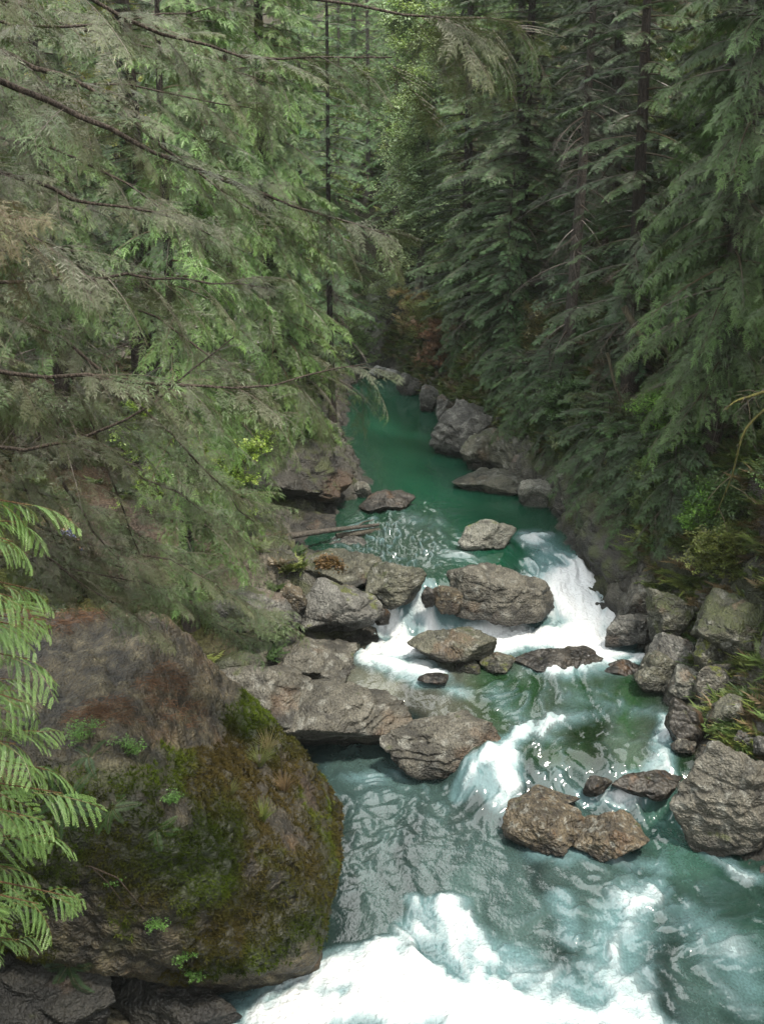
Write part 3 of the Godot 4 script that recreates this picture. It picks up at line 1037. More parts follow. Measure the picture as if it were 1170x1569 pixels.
# ---------------------------------------------------------------- the foreground boulder and what grows on it
func build_foreground_boulder() -> void:
	var at := Vector3(-4.2, 1.8, -14.0)
	var pl := [
		[Vector3(0.04, 1, 0.10), Vector3(-4, 4.85, -14) - at],
		[Vector3(0.75, 0.66, 0.05), Vector3(-2.85, 4.0, -14.3) - at],
		[Vector3(0.93, 0.36, 0.0), Vector3(-1.25, 2.6, -14.3) - at],
		[Vector3(1, -0.12, 0.05), Vector3(-0.75, 1.7, -14) - at],
		[Vector3(-0.02, 0.75, 0.66), Vector3(-3.6, 4.3, -12.1) - at],
		[Vector3(0.12, 0.06, 1), Vector3(-3.2, 2.4, -11.6) - at],
		[Vector3(0.72, 0.2, 0.68), Vector3(-1.25, 1.6, -12.9) - at],
		[Vector3(0.20, -0.50, 0.80), Vector3(-2.4, 1.5, -11.85) - at],
		[Vector3(-0.25, -0.72, 0.66), Vector3(-4.2, 1.7, -11.5) - at],
		[Vector3(0, 0.25, -1), Vector3(-4, 4, -16.3) - at],
		[Vector3(0.62, 0.45, -0.65), Vector3(-2.0, 3.2, -15.9) - at],
		[Vector3(-1, 0.1, 0), Vector3(-9.5, 2, -14) - at],
		[Vector3(-0.3, 0.5, 0.8), Vector3(-6.5, 4.0, -11.9) - at],
		[Vector3(0, -1, 0), Vector3(-4, -1.6, -14) - at],
	]
	var m := rock_mesh(Vector3.ONE, 0, 0, 0, 91, 170, 1, 0.0, 0.6, -2.2, pl, 0.0, 36.0, "rock", false, 1.0)
	# the coat: moss on the right shoulder, litter on the top, bare rock below
	var arr := m.surface_get_arrays(0)
	var vs: PackedVector3Array = arr[Mesh.ARRAY_VERTEX]
	var ns: PackedVector3Array = arr[Mesh.ARRAY_NORMAL]
	var cs: PackedColorArray = arr[Mesh.ARRAY_COLOR]
	var moss_at := []
	var moss_c := []
	rng.seed = 77
	for i in vs.size():
		var p := vs[i] + at
		var n := ns[i]
		var a := nz.get_noise_3dv(p * 45)
		var b := nz.get_noise_3dv(p * 160)
		var col := cs[i].srgb_to_linear()
		col = Color(col.r * 0.62, col.g * 0.52, col.b * 0.40)
		col = scaled(col, clampf(0.95 + b * 1.1 + nz.get_noise_3dv(p * 520) * 0.9, 0.45, 1.5))
		var shoulder := sst(-3.3, -2.5, p.x + a * 1.4 + (p.z + 13.5) * 0.15) * sst(-0.25, 0.15, n.y + 0.25 + a * 0.5)
		var front := sst(1.1, 2.4, p.y + a * 1.6) * sst(-12.9, -12.0, p.z + a * 0.8)
		var mo := clampf(maxf(shoulder, front * 0.85) * sst(-0.35, 0.0, a * 0.8 + b * 0.6 + 0.12) * sst(0.5, 1.3, p.y + a), 0, 1)
		mo *= 1.0 - sst(4.2, 4.55, p.y) * sst(-2.9, -3.3, p.x) * 0.85
		col = Color(col.r, col.g * 1.02, col.b * 0.92)
		var litter := sst(4.0, 4.5, p.y + a * 0.5) * sst(-2.6, -3.2, p.x) * sst(0.0, 0.25, nz.get_noise_2d(p.x * 30 + 11, p.z * 30) + sst(-4.0, -5.0, p.x) * 0.2 - 0.08)
		col = col.lerp(Color(0.10, 0.060, 0.042), litter * 0.55)
		var mc := Color(0.034, 0.048, 0.010).lerp(Color(0.062, 0.050, 0.019), clampf(0.42 + nz.get_noise_3dv(p * 30 + Vector3(9, 99, 0)) * 2.2, 0, 1))
		mc = mc.lerp(Color(0.070, 0.098, 0.015), sst(0.08, 0.36, nz.get_noise_3dv(p * 50 + Vector3(500, 0, 0))) * 0.8)
		cs[i] = col.lerp(scaled(mc, 0.8), mo).linear_to_srgb()
		vs[i] += n * (mo * (0.035 + 0.09 * nz.get_noise_3dv(p * 260)))
		if mo > 0.35 and rng.randf() < 0.50 * mo and p.z > -16.6 and p.x > -7.0:
			var up := (n + Vector3(rr(-0.4, 0.4), rr(-0.1, 0.4), rr(-0.4, 0.4))).normalized()
			var sc := rr(0.8, 2.2)
			var bs := Basis(Quaternion(Vector3.UP, up)) * Basis(Vector3.UP, rr(0, TAU)) * Basis.from_scale(Vector3(sc, sc * rr(0.7, 1.2), sc))
			moss_at.push_back(Transform3D(bs, vs[i] - n * 0.01))
			var v := rr(0.7, 1.3)
			moss_c.push_back(Color(mc.r * v, mc.g * v, mc.b * v))
	arr[Mesh.ARRAY_COLOR] = cs
	arr[Mesh.ARRAY_VERTEX] = vs
	var am := ArrayMesh.new()
	am.add_surface_from_arrays(Mesh.PRIMITIVE_TRIANGLES, arr)
	am.surface_set_material(0, M.rock)
	var t := thing("mossy_boulder", "huge mossy boulder filling the lower left, flat brown top and dark undercut foot", "boulder", at)
	part("rock_body", am, t)
	var g := Geo.new()
	for k in 9:
		var d := Vector3(rr(-1, 1), rr(0.5, 1.4), rr(-1, 1)).normalized()
		g.leaf(Vector3(rr(-0.02, 0.02), 0, rr(-0.02, 0.02)), d, Vector3(rr(-1, 1), 0.3, rr(-1, 1)).normalized(), rr(0.025, 0.05), 0.010, Color(0.8, 0.8, 0.8), Color(1, 1, 1), 0.3)
	var mm := copies("moss", g.mesh(M.moss), moss_at, moss_c, t)
	mm.set_meta("kind", "stuff")

	var ray := PackedVector3Array(vs)
	# finds the surface of the boulder nearest to a point
	var snap := func(p: Vector3) -> Array:
		var best := 1e9
		var k := 0
		for i in range(0, ray.size(), 3):
			var d := ray[i].distance_squared_to(p - at)
			if d < best:
				best = d
				k = i
		return [ray[k] + at, ns[k]]

	# grass tufts
	var blade := func(sd: int, n: int, l: float, c0: Color, c1: Color) -> ArrayMesh:
		rng.seed = sd
		var gg := Geo.new()
		for i in n:
			var a := rr(0, TAU)
			var d := Vector3(cos(a) * rr(0.2, 0.8), 1, sin(a) * rr(0.2, 0.8)).normalized()
			var p := Vector3(cos(a), 0, sin(a)) * rr(0, 0.04)
			var ll := l * rr(0.5, 1.1)
			var pth := PackedVector3Array([p, p + d * ll * 0.5, p + d * ll * 0.85 + Vector3(d.x, -0.15, d.z) * ll * 0.25])
			gg.tube(pth, 0.0045, 0.001, 3, c0.lerp(c1, rng.randf()))
		return gg.mesh(M.moss)
	var tufts := [
		["pale green grass tuft on the boulder's right shoulder", Vector3(-2.067, 2.959, -14.600), 0.51, 120, Color(0.10, 0.13, 0.04), Color(0.19, 0.20, 0.09)],
		["straw coloured grass tuft beside the dead stalk on the boulder", Vector3(-1.863, 3.020, -14.900), 0.45, 92, Color(0.17, 0.14, 0.07), Color(0.24, 0.21, 0.11)],
		["green grass tuft hanging lowest on the boulder's mossy face", Vector3(-1.879, 2.578, -13.300), 0.42, 100, Color(0.09, 0.13, 0.03), Color(0.16, 0.19, 0.06)],
		["sparse grass tuft in the middle of the mossy shoulder", Vector3(-2.422, 2.912, -13.400), 0.36, 80, Color(0.10, 0.12, 0.04), Color(0.17, 0.17, 0.07)],
		["brown dry grass tuft at the right rim of the boulder", Vector3(-1.421, 2.723, -14.400), 0.39, 88, Color(0.13, 0.09, 0.05), Color(0.19, 0.14, 0.08)],
	]
	var si := 0
	for f: Array in tufts:
		si += 1
		var s: Array = snap.call(f[1])
		var o := part("grass_tuft", blade.call(300 + si, f[3], f[2], f[4], f[5]), self, s[0])
		tag(o, f[0], "grass", "grass tufts on the mossy boulder")
	# dead stalk
	var sk: Array = snap.call(Vector3(-1.592, 2.597, -14.500))
	var sg := Geo.new()
	sg.tube(PackedVector3Array([Vector3(0, -0.05, 0), Vector3(0.01, 0.25, 0), Vector3(0.0, 0.55, 0.01), Vector3(0.02, 0.78, 0)]), 0.014, 0.007, 5, Color(0.06, 0.05, 0.04))
	rng.seed = 5
	for i in 9:
		var y := rr(0.35, 0.78)
		var d := Vector3(rr(-1, 1), rr(-0.4, 0.5), rr(-1, 1)) * rr(0.08, 0.2)
		sg.tube(PackedVector3Array([Vector3(0.01, y, 0), Vector3(0.01, y, 0) + d * 0.6, Vector3(0.01, y - 0.03, 0) + d]), 0.003, 0.001, 3, Color(0.08, 0.065, 0.05))
	tag(part("dead_stalk", sg.mesh(M.moss), self, sk[0]), "upright bare dead stalk with wiry twigs on the boulder's right shoulder", "plant stalk")
	# ferns
	var fs := [
		["sword fern spreading flat on the boulder under the litter", Vector3(-4.128, 4.167, -12.400), 0.45, 7, Color(0.9, 1.0, 1.1)],
		["large dark blue green sword fern hanging down the boulder's front", Vector3(-4.095, 3.980, -11.900), 0.66, 10, Color(0.75, 0.85, 0.75)],
		["paler sword fern with arching fronds right of the large dark one", Vector3(-3.514, 3.862, -12.000), 0.46, 9, Color(1.15, 1.1, 0.85)],
		["small sword fern with one long frond dangling toward the boulder's middle", Vector3(-3.140, 3.634, -12.000), 0.42, 7, Color(1.25, 1.2, 1.0)],
		["sword fern in the dark under the overhang at the bottom left", Vector3(-4.401, 1.500, -11.600), 0.6, 9, Color(0.8, 0.9, 0.9)],
	]
	si = 0
	for f: Array in fs:
		si += 1
		var s: Array = snap.call(f[1])
		var n: Vector3 = s[1]
		fern(f[0], s[0], f[2], f[3], 400 + si, n * 0.8 + Vector3(0, 0.6, 0.3), f[4])
	# small leafy plants
	var ps := [
		["bright green leafy sprig near the foot of the boulder", Vector3(-2.656, 1.171, -11.900), 0.22, 4],
		["bright green sprig above the lowest one, on bare rock", Vector3(-2.787, 1.795, -11.900), 0.18, 3],
		["green creeping sprig left of the grey overhang seam", Vector3(-3.117, 2.320, -11.800), 0.22, 4],
		["small green seedling in shade on the boulder's middle", Vector3(-3.569, 2.889, -11.800), 0.14, 2],
		["leafy salmonberry shoot growing from the litter on the boulder top", Vector3(-4.053, 4.612, -12.600), 0.42, 9],
		["leafy shoot beside the paler fern on the boulder", Vector3(-3.067, 3.621, -12.200), 0.22, 4],
		["low leafy plant under the salmonberry shoot", Vector3(-3.568, 4.167, -12.400), 0.3, 6],
	]
	si = 0
	for f: Array in ps:
		si += 1
		var s: Array = snap.call(f[1])
		rng.seed = 500 + si
		var pt := thing("leafy_sprig", f[0], "plant", s[0], "leafy sprigs on the mossy boulder")
		var n: Vector3 = s[1]
		var gg := Geo.new()
		var a := []
		var b := []
		for i in f[3]:
			var d := (n * 0.7 + Vector3(rr(-0.7, 0.7), rr(-0.1, 0.9), rr(-0.5, 0.7))).normalized() * float(f[2]) * rr(0.5, 1.0)
			gg.tube(PackedVector3Array([Vector3.ZERO, d * 0.5 + Vector3(0, 0.02, 0), d]), 0.004, 0.002, 3, Color(0.10, 0.12, 0.05))
			for j in 2:
				a.push_back(Transform3D(Basis(Vector3.UP, rr(0, TAU)) * Basis.from_scale(Vector3.ONE * rr(0.25, 0.4)), d * rr(0.6, 1.0)))
				b.push_back(scaled(Color(0.10, 0.21, 0.045), rr(0.7, 1.2)))
		part("stems", gg.mesh(M.frond), pt)
		copies("foliage", B["sprig%d" % (si % 2)], a, b, pt)
	# bare root hanging over the face
	var root := Geo.new()
	var rp := PackedVector3Array()
	for q: Vector3 in [Vector3(-4.349, 3.122, -11.800), Vector3(-3.852, 3.317, -11.500), Vector3(-3.489, 3.219, -11.400), Vector3(-3.282, 2.949, -11.350), Vector3(-3.192, 2.619, -11.500)]:
		rp.push_back(q)
	root.tube(rp, 0.016, 0.006, 6, Color(0.13, 0.10, 0.075))
	root.tube(PackedVector3Array([rp[1], Vector3(-3.624, 3.147, -11.400), Vector3(-3.435, 2.805, -11.400), Vector3(-3.301, 2.566, -11.500)]), 0.009, 0.003, 5, Color(0.12, 0.09, 0.07))
	tag(part("bare_root", root.mesh(M.bark, true), self), "forked bare root bowing out over the front of the mossy boulder", "root")
	# needle litter on the flat top
	rng.seed = 88
	var lg := Geo.new()
	for k in 7:
		var a := rr(0, TAU)
		var q := Vector3(rr(-0.06, 0.06), rr(0, 0.012), rr(-0.06, 0.06))
		lg.tube(PackedVector3Array([q, q + Vector3(cos(a) * 0.05, rr(0, 0.02), sin(a) * 0.05), q + Vector3(cos(a) * 0.10, 0.004, sin(a) * 0.10)]), 0.003, 0.0015, 3, Color(1, 1, 1))
	var la := []
	var lb := []
	for i in range(0, vs.size()):
		var p := vs[i] + at
		if ns[i].y > 0.6 and p.y > 3.6 and p.z > -16.5 and p.x > -8.0 and nz.get_noise_2d(p.x * 30 + 11, p.z * 30) + sst(-4.0, -5.0, p.x) * 0.2 > 0.14 and rng.randf() < 0.3:
			la.push_back(Transform3D(Basis(Vector3.UP, rr(0, TAU)) * Basis.from_scale(Vector3.ONE * rr(0.7, 1.6)), p + Vector3(0, 0.005, 0)))
			lb.push_back(Color(0.115, 0.07, 0.045) * rr(0.5, 1.6))
	var li := copies("needle_litter", lg.mesh(M.moss), la, lb, self)
	li.set_meta("kind", "stuff")
	tag(li, "reddish brown fallen needles and twigs on the boulder's flat top", "litter")


# ---------------------------------------------------------------- the near cedar at the lower left
func build_near_cedar() -> void:
	var base := Vector3(-3.3, 5.0, -5.2)
	base.y = ground(base.x, base.z)
	var t := thing("young_cedar", "young cedar at the left edge with fresh light green drooping fronds", "tree", base)
	rng.seed = 600
	var tg := trunk_mesh(6.5, 0.07, Vector3(0.0, 0, 0), Color(0.10, 0.07, 0.05), 9, 0.05, -0.3)
	part("trunk", tg.mesh(M.bark, true), t)
	var fm := []
	for i in 4:
		fm.push_back(cedar_frond([0.62, 0.5, 0.72, 0.4][i], 610 + i))
	# where each branch ends
	var ends := [
		Vector3(-1.955, 10.250, -5.500), Vector3(-2.156, 10.019, -5.900), Vector3(-1.982, 10.143, -5.200), Vector3(-2.015, 9.694, -5.600), Vector3(-2.018, 9.820, -5.200), Vector3(-2.135, 9.373, -5.900), Vector3(-2.078, 9.555, -5.400), Vector3(-2.044, 9.348, -5.400), Vector3(-2.312, 9.068, -5.700), Vector3(-2.033, 9.181, -5.200),
		Vector3(-2.149, 8.704, -5.700), Vector3(-2.140, 8.849, -5.300), Vector3(-2.041, 8.549, -5.500), Vector3(-2.394, 8.199, -5.900), Vector3(-1.941, 8.453, -5.400), Vector3(-2.095, 8.429, -5.200), Vector3(-2.224, 7.866, -5.800), Vector3(-1.932, 7.694, -5.400), Vector3(-2.123, 7.725, -5.300), Vector3(-2.383, 7.762, -5.600), Vector3(-2.402, 7.197, -5.600), Vector3(-2.614, 7.214, -5.900), Vector3(-2.300, 8.909, -5.500), Vector3(-2.274, 9.468, -5.500), Vector3(-2.425, 8.175, -5.500)
	]
	for e: Vector3 in ends:
		rng.seed = int(absf(e.x * 1000 + e.y * 777))
		var from := Vector3(base.x, e.y + rr(0.1, 0.35), base.z)
		var g := Geo.new()
		var mid := from.lerp(e, 0.5) + Vector3(0, 0.10, 0)
		g.tube(PackedVector3Array([from - base, from.lerp(mid, 0.5) - base + Vector3(0, 0.03, 0), mid - base, mid.lerp(e, 0.6) - base, e - base]), 0.012, 0.003, 5, Color(0.16, 0.10, 0.05))
		part("branch", g.mesh(M.bark), t)
		var d := (e - from)
		var az := atan2(-d.z, d.x)
		for k in 7:
			var u := [1.0, 0.86, 0.72, 0.93, 0.8, 0.6, 0.97][k] as float
			var q := from.lerp(e, u) + Vector3(0, 0.09 * (1.0 - u), 0)
			var f := part("frond", fm[(k + ends.find(e)) % 4], t)
			var sc := rr(0.34, 0.56)
			f.transform = Transform3D(Basis(Vector3.UP, az + [rr(-0.3, 0.3), rr(0.3, 1.0), rr(-1.0, -0.3), rr(-0.7, 0.7), rr(0.6, 1.4), rr(-1.3, -0.5), rr(-0.5, 0.5)][k]) * Basis(Vector3(0, 0, 1), rr(-0.75, -0.1)) * Basis(Vector3(1, 0, 0), rr(-0.6, 0.6)) * Basis.from_scale(Vector3.ONE * sc), q - base - (d.normalized() * 0.35 * sc if k == 0 else Vector3.ZERO))


# ---------------------------------------------------------------- the big hemlock whose limbs hang across the left side
func limb_path(pts: Array, n: int) -> PackedVector3Array:
	var c := Curve3D.new()
	for i in pts.size():
		var a: Vector3 = pts[maxi(i - 1, 0)]
		var b: Vector3 = pts[mini(i + 1, pts.size() - 1)]
		var h := (b - a) / 6.0
		c.add_point(pts[i], -h, h)
	var out := PackedVector3Array()
	var l := c.get_baked_length()
	for i in n:
		out.push_back(c.sample_baked(l * i / (n - 1)))
	return out


func build_hanging_tree() -> void:
	var base := Vector3(-6.4, 0, -9.6)
	base.y = ground(base.x, base.z)
	var t := thing("hemlock_tree", "big old hemlock off the left side whose bare grey limbs hang across the view", "tree", base, "conifers on the left bank")
	rng.seed = 700
	part("trunk", trunk_mesh(22.0, 0.42, Vector3(0.0, 0, 0), Color(0.085, 0.07, 0.06), 14, 0.1).mesh(M.bark, true), t)
	var limbs := [
		[Vector3(-3.303, 12.796, -9.600), Vector3(-2.552, 12.495, -9.400), Vector3(-1.892, 12.198, -9.300), Vector3(-1.020, 11.868, -9.600), Vector3(0.092, 11.481, -10.000)],
		[Vector3(-3.547, 13.132, -10.400), Vector3(-2.746, 12.801, -10.200), Vector3(-2.391, 12.566, -10.200), Vector3(-1.788, 12.067, -10.400), Vector3(-1.221, 11.644, -10.800)],
		[Vector3(-2.703, 13.485, -9.000), Vector3(-2.257, 13.275, -9.000), Vector3(-1.771, 13.104, -9.000), Vector3(-0.940, 12.952, -9.200), Vector3(0.084, 12.988, -9.600)],
		[Vector3(-3.723, 13.448, -11.000), Vector3(-3.036, 13.365, -10.800), Vector3(-2.467, 13.433, -10.800), Vector3(-1.616, 13.587, -11.000)],
		[Vector3(-4.023, 12.074, -11.400), Vector3(-3.494, 11.924, -11.200), Vector3(-3.061, 11.747, -11.000), Vector3(-2.459, 11.696, -11.200), Vector3(-1.819, 11.378, -11.600)],
		[Vector3(-3.352, 11.135, -9.200), Vector3(-2.661, 11.174, -9.200), Vector3(-2.075, 11.162, -9.400), Vector3(-1.070, 11.018, -9.800)],
		[Vector3(-3.219, 10.447, -8.600), Vector3(-2.398, 10.402, -8.600), Vector3(-1.611, 10.308, -8.800), Vector3(-0.861, 10.287, -9.000), Vector3(-0.150, 10.375, -9.400)],
		[Vector3(-3.604, 9.558, -9.400), Vector3(-2.773, 9.728, -9.300), Vector3(-1.992, 10.101, -9.400), Vector3(-1.402, 10.568, -9.800)],
		[Vector3(-4.264, 11.815, -12.000), Vector3(-3.938, 10.739, -12.000), Vector3(-3.588, 9.400, -12.200), Vector3(-3.393, 8.122, -12.600), Vector3(-3.258, 7.170, -13.000)],
		[Vector3(-4.259, 10.015, -11.400), Vector3(-3.899, 9.268, -11.400), Vector3(-3.664, 8.430, -11.600), Vector3(-3.373, 7.541, -12.000), Vector3(-2.929, 6.940, -12.400)],
		[Vector3(-4.831, 8.727, -12.600), Vector3(-4.566, 8.122, -12.600), Vector3(-4.300, 7.679, -12.600), Vector3(-4.145, 6.965, -12.800), Vector3(-3.790, 6.122, -13.200)],
		[Vector3(-3.899, 10.690, -10.600), Vector3(-3.197, 10.357, -10.600), Vector3(-2.418, 9.556, -10.800), Vector3(-1.891, 8.708, -11.200), Vector3(-1.516, 8.104, -11.600)],
		[Vector3(-4.474, 11.224, -12.400), Vector3(-3.539, 10.793, -12.200), Vector3(-2.544, 10.312, -12.400), Vector3(-1.689, 9.439, -12.800), Vector3(-1.333, 8.837, -13.200)],
		[Vector3(-4.403, 12.453, -12.600), Vector3(-3.374, 12.168, -12.600), Vector3(-2.541, 11.578, -12.800), Vector3(-1.928, 10.855, -13.200)],
		[Vector3(-4.915, 9.229, -13.000), Vector3(-3.800, 8.535, -13.000), Vector3(-2.677, 7.937, -13.200), Vector3(-1.704, 6.947, -13.600)],
		[Vector3(-4.843, 8.010, -12.400), Vector3(-3.890, 7.571, -12.400), Vector3(-2.824, 7.151, -12.800), Vector3(-1.864, 6.320, -13.200)],
		[Vector3(-4.562, 12.914, -13.200), Vector3(-3.406, 13.043, -13.000), Vector3(-2.223, 12.914, -13.200), Vector3(-1.333, 12.717, -13.600)],
		[Vector3(-4.172, 13.853, -12.400), Vector3(-3.063, 13.462, -12.400), Vector3(-2.132, 13.304, -12.800), Vector3(-1.282, 13.059, -13.200)],
		[Vector3(-4.628, 8.037, -11.800), Vector3(-4.117, 7.615, -11.800), Vector3(-3.659, 7.059, -12.000), Vector3(-3.052, 6.384, -12.400)],
		[Vector3(-4.835, 7.467, -12.200), Vector3(-4.191, 7.290, -12.200), Vector3(-3.593, 7.122, -12.400), Vector3(-2.935, 6.777, -12.800)],
		[Vector3(-1.465, 13.531, -9.000), Vector3(-0.420, 13.294, -8.600), Vector3(0.074, 13.204, -8.600), Vector3(0.585, 13.186, -8.800), Vector3(1.145, 13.201, -9.200)],
		[Vector3(-2.989, 11.794, -7.600), Vector3(-2.675, 11.705, -7.600), Vector3(-2.486, 11.587, -7.700), Vector3(-2.311, 11.488, -7.800)],
		[Vector3(-4.476, 7.814, -13.600), Vector3(-3.305, 7.071, -13.800), Vector3(-2.444, 6.287, -14.000), Vector3(-1.574, 5.623, -14.200)],
		[Vector3(-4.473, 6.724, -14.200), Vector3(-3.444, 6.310, -14.200), Vector3(-2.734, 5.696, -14.400), Vector3(-2.036, 5.111, -14.600)],
		[Vector3(-3.916, 8.786, -14.200), Vector3(-2.706, 7.965, -14.400), Vector3(-2.089, 7.455, -14.600), Vector3(-1.632, 7.186, -14.800)],
	]
	var at := [[], [], [], []]
	var cs := [[], [], [], []]
	for li in limbs.size():
		var pts: Array = limbs[li]
		rng.seed = 710 + li
		var first: Vector3 = pts[0]
		var from := Vector3(base.x, first.y + clampf((first.y - pts[1].y) * 1.5, -0.6, 1.6) + 0.3, base.z)
		var all: Array = [from, from.lerp(first, 0.5) + Vector3(0, 0.08, 0)] + pts
		var path := limb_path(all, 22)
		for i in range(2, 21):
			path[i] += Vector3(rr(-0.03, 0.03), rr(-0.03, 0.03), rr(-0.03, 0.03))
		var thick := 0.06 if li in [0, 1, 4, 8, 9] else 0.040
		var g := Geo.new()
		for i in path.size():
			path[i] -= base
		g.tube(path, thick, 0.006, 7, Color(0.13, 0.105, 0.085), 0.75, 0.08)
		part("limb", g.mesh(M.bark, true), t)
		var len_ := 0.0
		for i in 21:
			len_ += path[i].distance_to(path[i + 1])
		var n := int(len_ / (0.42 if li == 20 else 0.06 if li == 21 else 0.085 if li > 21 else 0.15))
		for i in n:
			var u := lerpf(0.22, 1.0, (i + rr(0, 1)) / n)
			if li == 20:
				u = rr(0.86, 1.0)
			var k := minf(u * 21.0, 20.99)
			var p := path[int(k)].lerp(path[int(k) + 1], k - int(k))
			var d := (path[int(k) + 1] - path[int(k)]).normalized()
			var az := atan2(-d.z, d.x) + (rr(0.2, 1.6) if i % 2 == 0 else -rr(0.2, 1.6)) * (1.0 - 0.4 * u)
			var s := rr(0.35, 0.95) * (1.0 - 0.2 * u)
			var b := i % 4
			var low := li >= 7 and li <= 19 and u < 0.75 and path[int(k)].y + base.y < 10.4
			if low and i % 3 != 0:
				b = 2
			if li > 21:
				b = 3 if i % 4 else 1
			at[b].push_back(Transform3D(Basis(Vector3.UP, az) * Basis(Vector3(0, 0, 1), rr(-0.95, 0.25)) * Basis(Vector3(1, 0, 0), rr(-0.8, 0.8)) * Basis.from_scale(Vector3.ONE * s), p))
			var v := rr(0.75, 1.2)
			if low:
				v *= 0.75
			var dry := 0.2 if li == 21 and u < 0.9 else 0.0
			cs[b].push_back(Color(v * rr(0.95, 1.08) * (1.0 + dry * 1.6), v * (1.0 - dry * 0.2), v * rr(0.85, 1.05) * (1.0 - dry * 0.3)))
	for b in 4:
		copies("crown", B["thin%d" % b], at[b], cs[b], t)


# ---------------------------------------------------------------- a resting hiker, half hidden
func field_mesh(bones: Array, cell: float, blend: float, colour: Callable) -> Geo:
	# surface nets over tapered capsules joined with a smooth minimum
	var lo := Vector3(1e9, 1e9, 1e9)
	var hi := -lo
	for b: Array in bones:
		for k in 2:
			var p: Vector3 = b[k]
			var r: float = b[2 + k]
			lo = lo.min(p - Vector3.ONE * (r + cell * 3))
			hi = hi.max(p + Vector3.ONE * (r + cell * 3))
	var nx := int((hi.x - lo.x) / cell) + 2
	var ny := int((hi.y - lo.y) / cell) + 2
	var nzz := int((hi.z - lo.z) / cell) + 2
	var f := PackedFloat32Array()
	f.resize(nx * ny * nzz)
	f.fill(1.0)
	for b: Array in bones:
		var a: Vector3 = b[0]
		var d: Vector3 = b[1] - a
		var r0: float = b[2]
		var r1: float = b[3]
		var l2 := maxf(d.length_squared(), 1e-9)
		var m := maxf(r0, r1) + cell * 3.0 + blend
		var q0 := ((a.min(b[1]) - Vector3.ONE * m - lo) / cell)
		var q1 := ((a.max(b[1]) + Vector3.ONE * m - lo) / cell)
		for z in range(maxi(0, int(q0.z)), mini(nzz, int(q1.z) + 1)):
			for y in range(maxi(0, int(q0.y)), mini(ny, int(q1.y) + 1)):
				for x in range(maxi(0, int(q0.x)), mini(nx, int(q1.x) + 1)):
					var p := lo + Vector3(x, y, z) * cell
					var t := clampf((p - a).dot(d) / l2, 0, 1)
					var s := p.distance_to(a + d * t) - lerpf(r0, r1, t)
					var i := (z * ny + y) * nx + x
					var o := f[i]
					var h := maxf(blend - absf(o - s), 0.0) / blend
					f[i] = minf(o, s) - h * h * blend * 0.25
	var g := Geo.new()
	var id := PackedInt32Array()
	id.resize(f.size())
	id.fill(-1)
	for z in nzz - 1:
		for y in ny - 1:
			for x in nx - 1:
				var i := (z * ny + y) * nx + x
				var sum := Vector3.ZERO
				var cnt := 0
				for e: Array in [[0, 0, 0, 1, 0, 0], [0, 1, 0, 1, 1, 0], [0, 0, 1, 1, 0, 1], [0, 1, 1, 1, 1, 1], [0, 0, 0, 0, 1, 0], [1, 0, 0, 1, 1, 0], [0, 0, 1, 0, 1, 1], [1, 0, 1, 1, 1, 1], [0, 0, 0, 0, 0, 1], [1, 0, 0, 1, 0, 1], [0, 1, 0, 0, 1, 1], [1, 1, 0, 1, 1, 1]]:
					var fa := f[i + e[0] + e[1] * nx + e[2] * nx * ny]
					var fb := f[i + e[3] + e[4] * nx + e[5] * nx * ny]
					if (fa < 0.0) != (fb < 0.0):
						var t := fa / (fa - fb)
						sum += Vector3(e[0], e[1], e[2]).lerp(Vector3(e[3], e[4], e[5]), t)
						cnt += 1
				if cnt:
					id[i] = g.v.size()
					var p := lo + (Vector3(x, y, z) + sum / cnt) * cell
					g.v.push_back(p)
					g.c.push_back(colour.call(p))
	var sx := 1
	var sy := nx
	var sz := nx * ny
	for z in range(1, nzz - 1):
		for y in range(1, ny - 1):
			for x in range(1, nx - 1):
				var i := (z * ny + y) * nx + x
				for ax: Array in [[sx, sy, sz], [sy, sz, sx], [sz, sx, sy]]:
					if (f[i] < 0.0) == (f[i + ax[0]] < 0.0):
						continue
					var a := id[i]
					var b := id[i - ax[1]]
					var c := id[i - ax[1] - ax[2]]
					var d := id[i - ax[2]]
					if a < 0 or b < 0 or c < 0 or d < 0:
						continue
					if f[i] < 0.0:
						g.ix.append_array(PackedInt32Array([a, c, b, a, d, c]))
					else:
						g.ix.append_array(PackedInt32Array([a, b, c, a, c, d]))
	return g


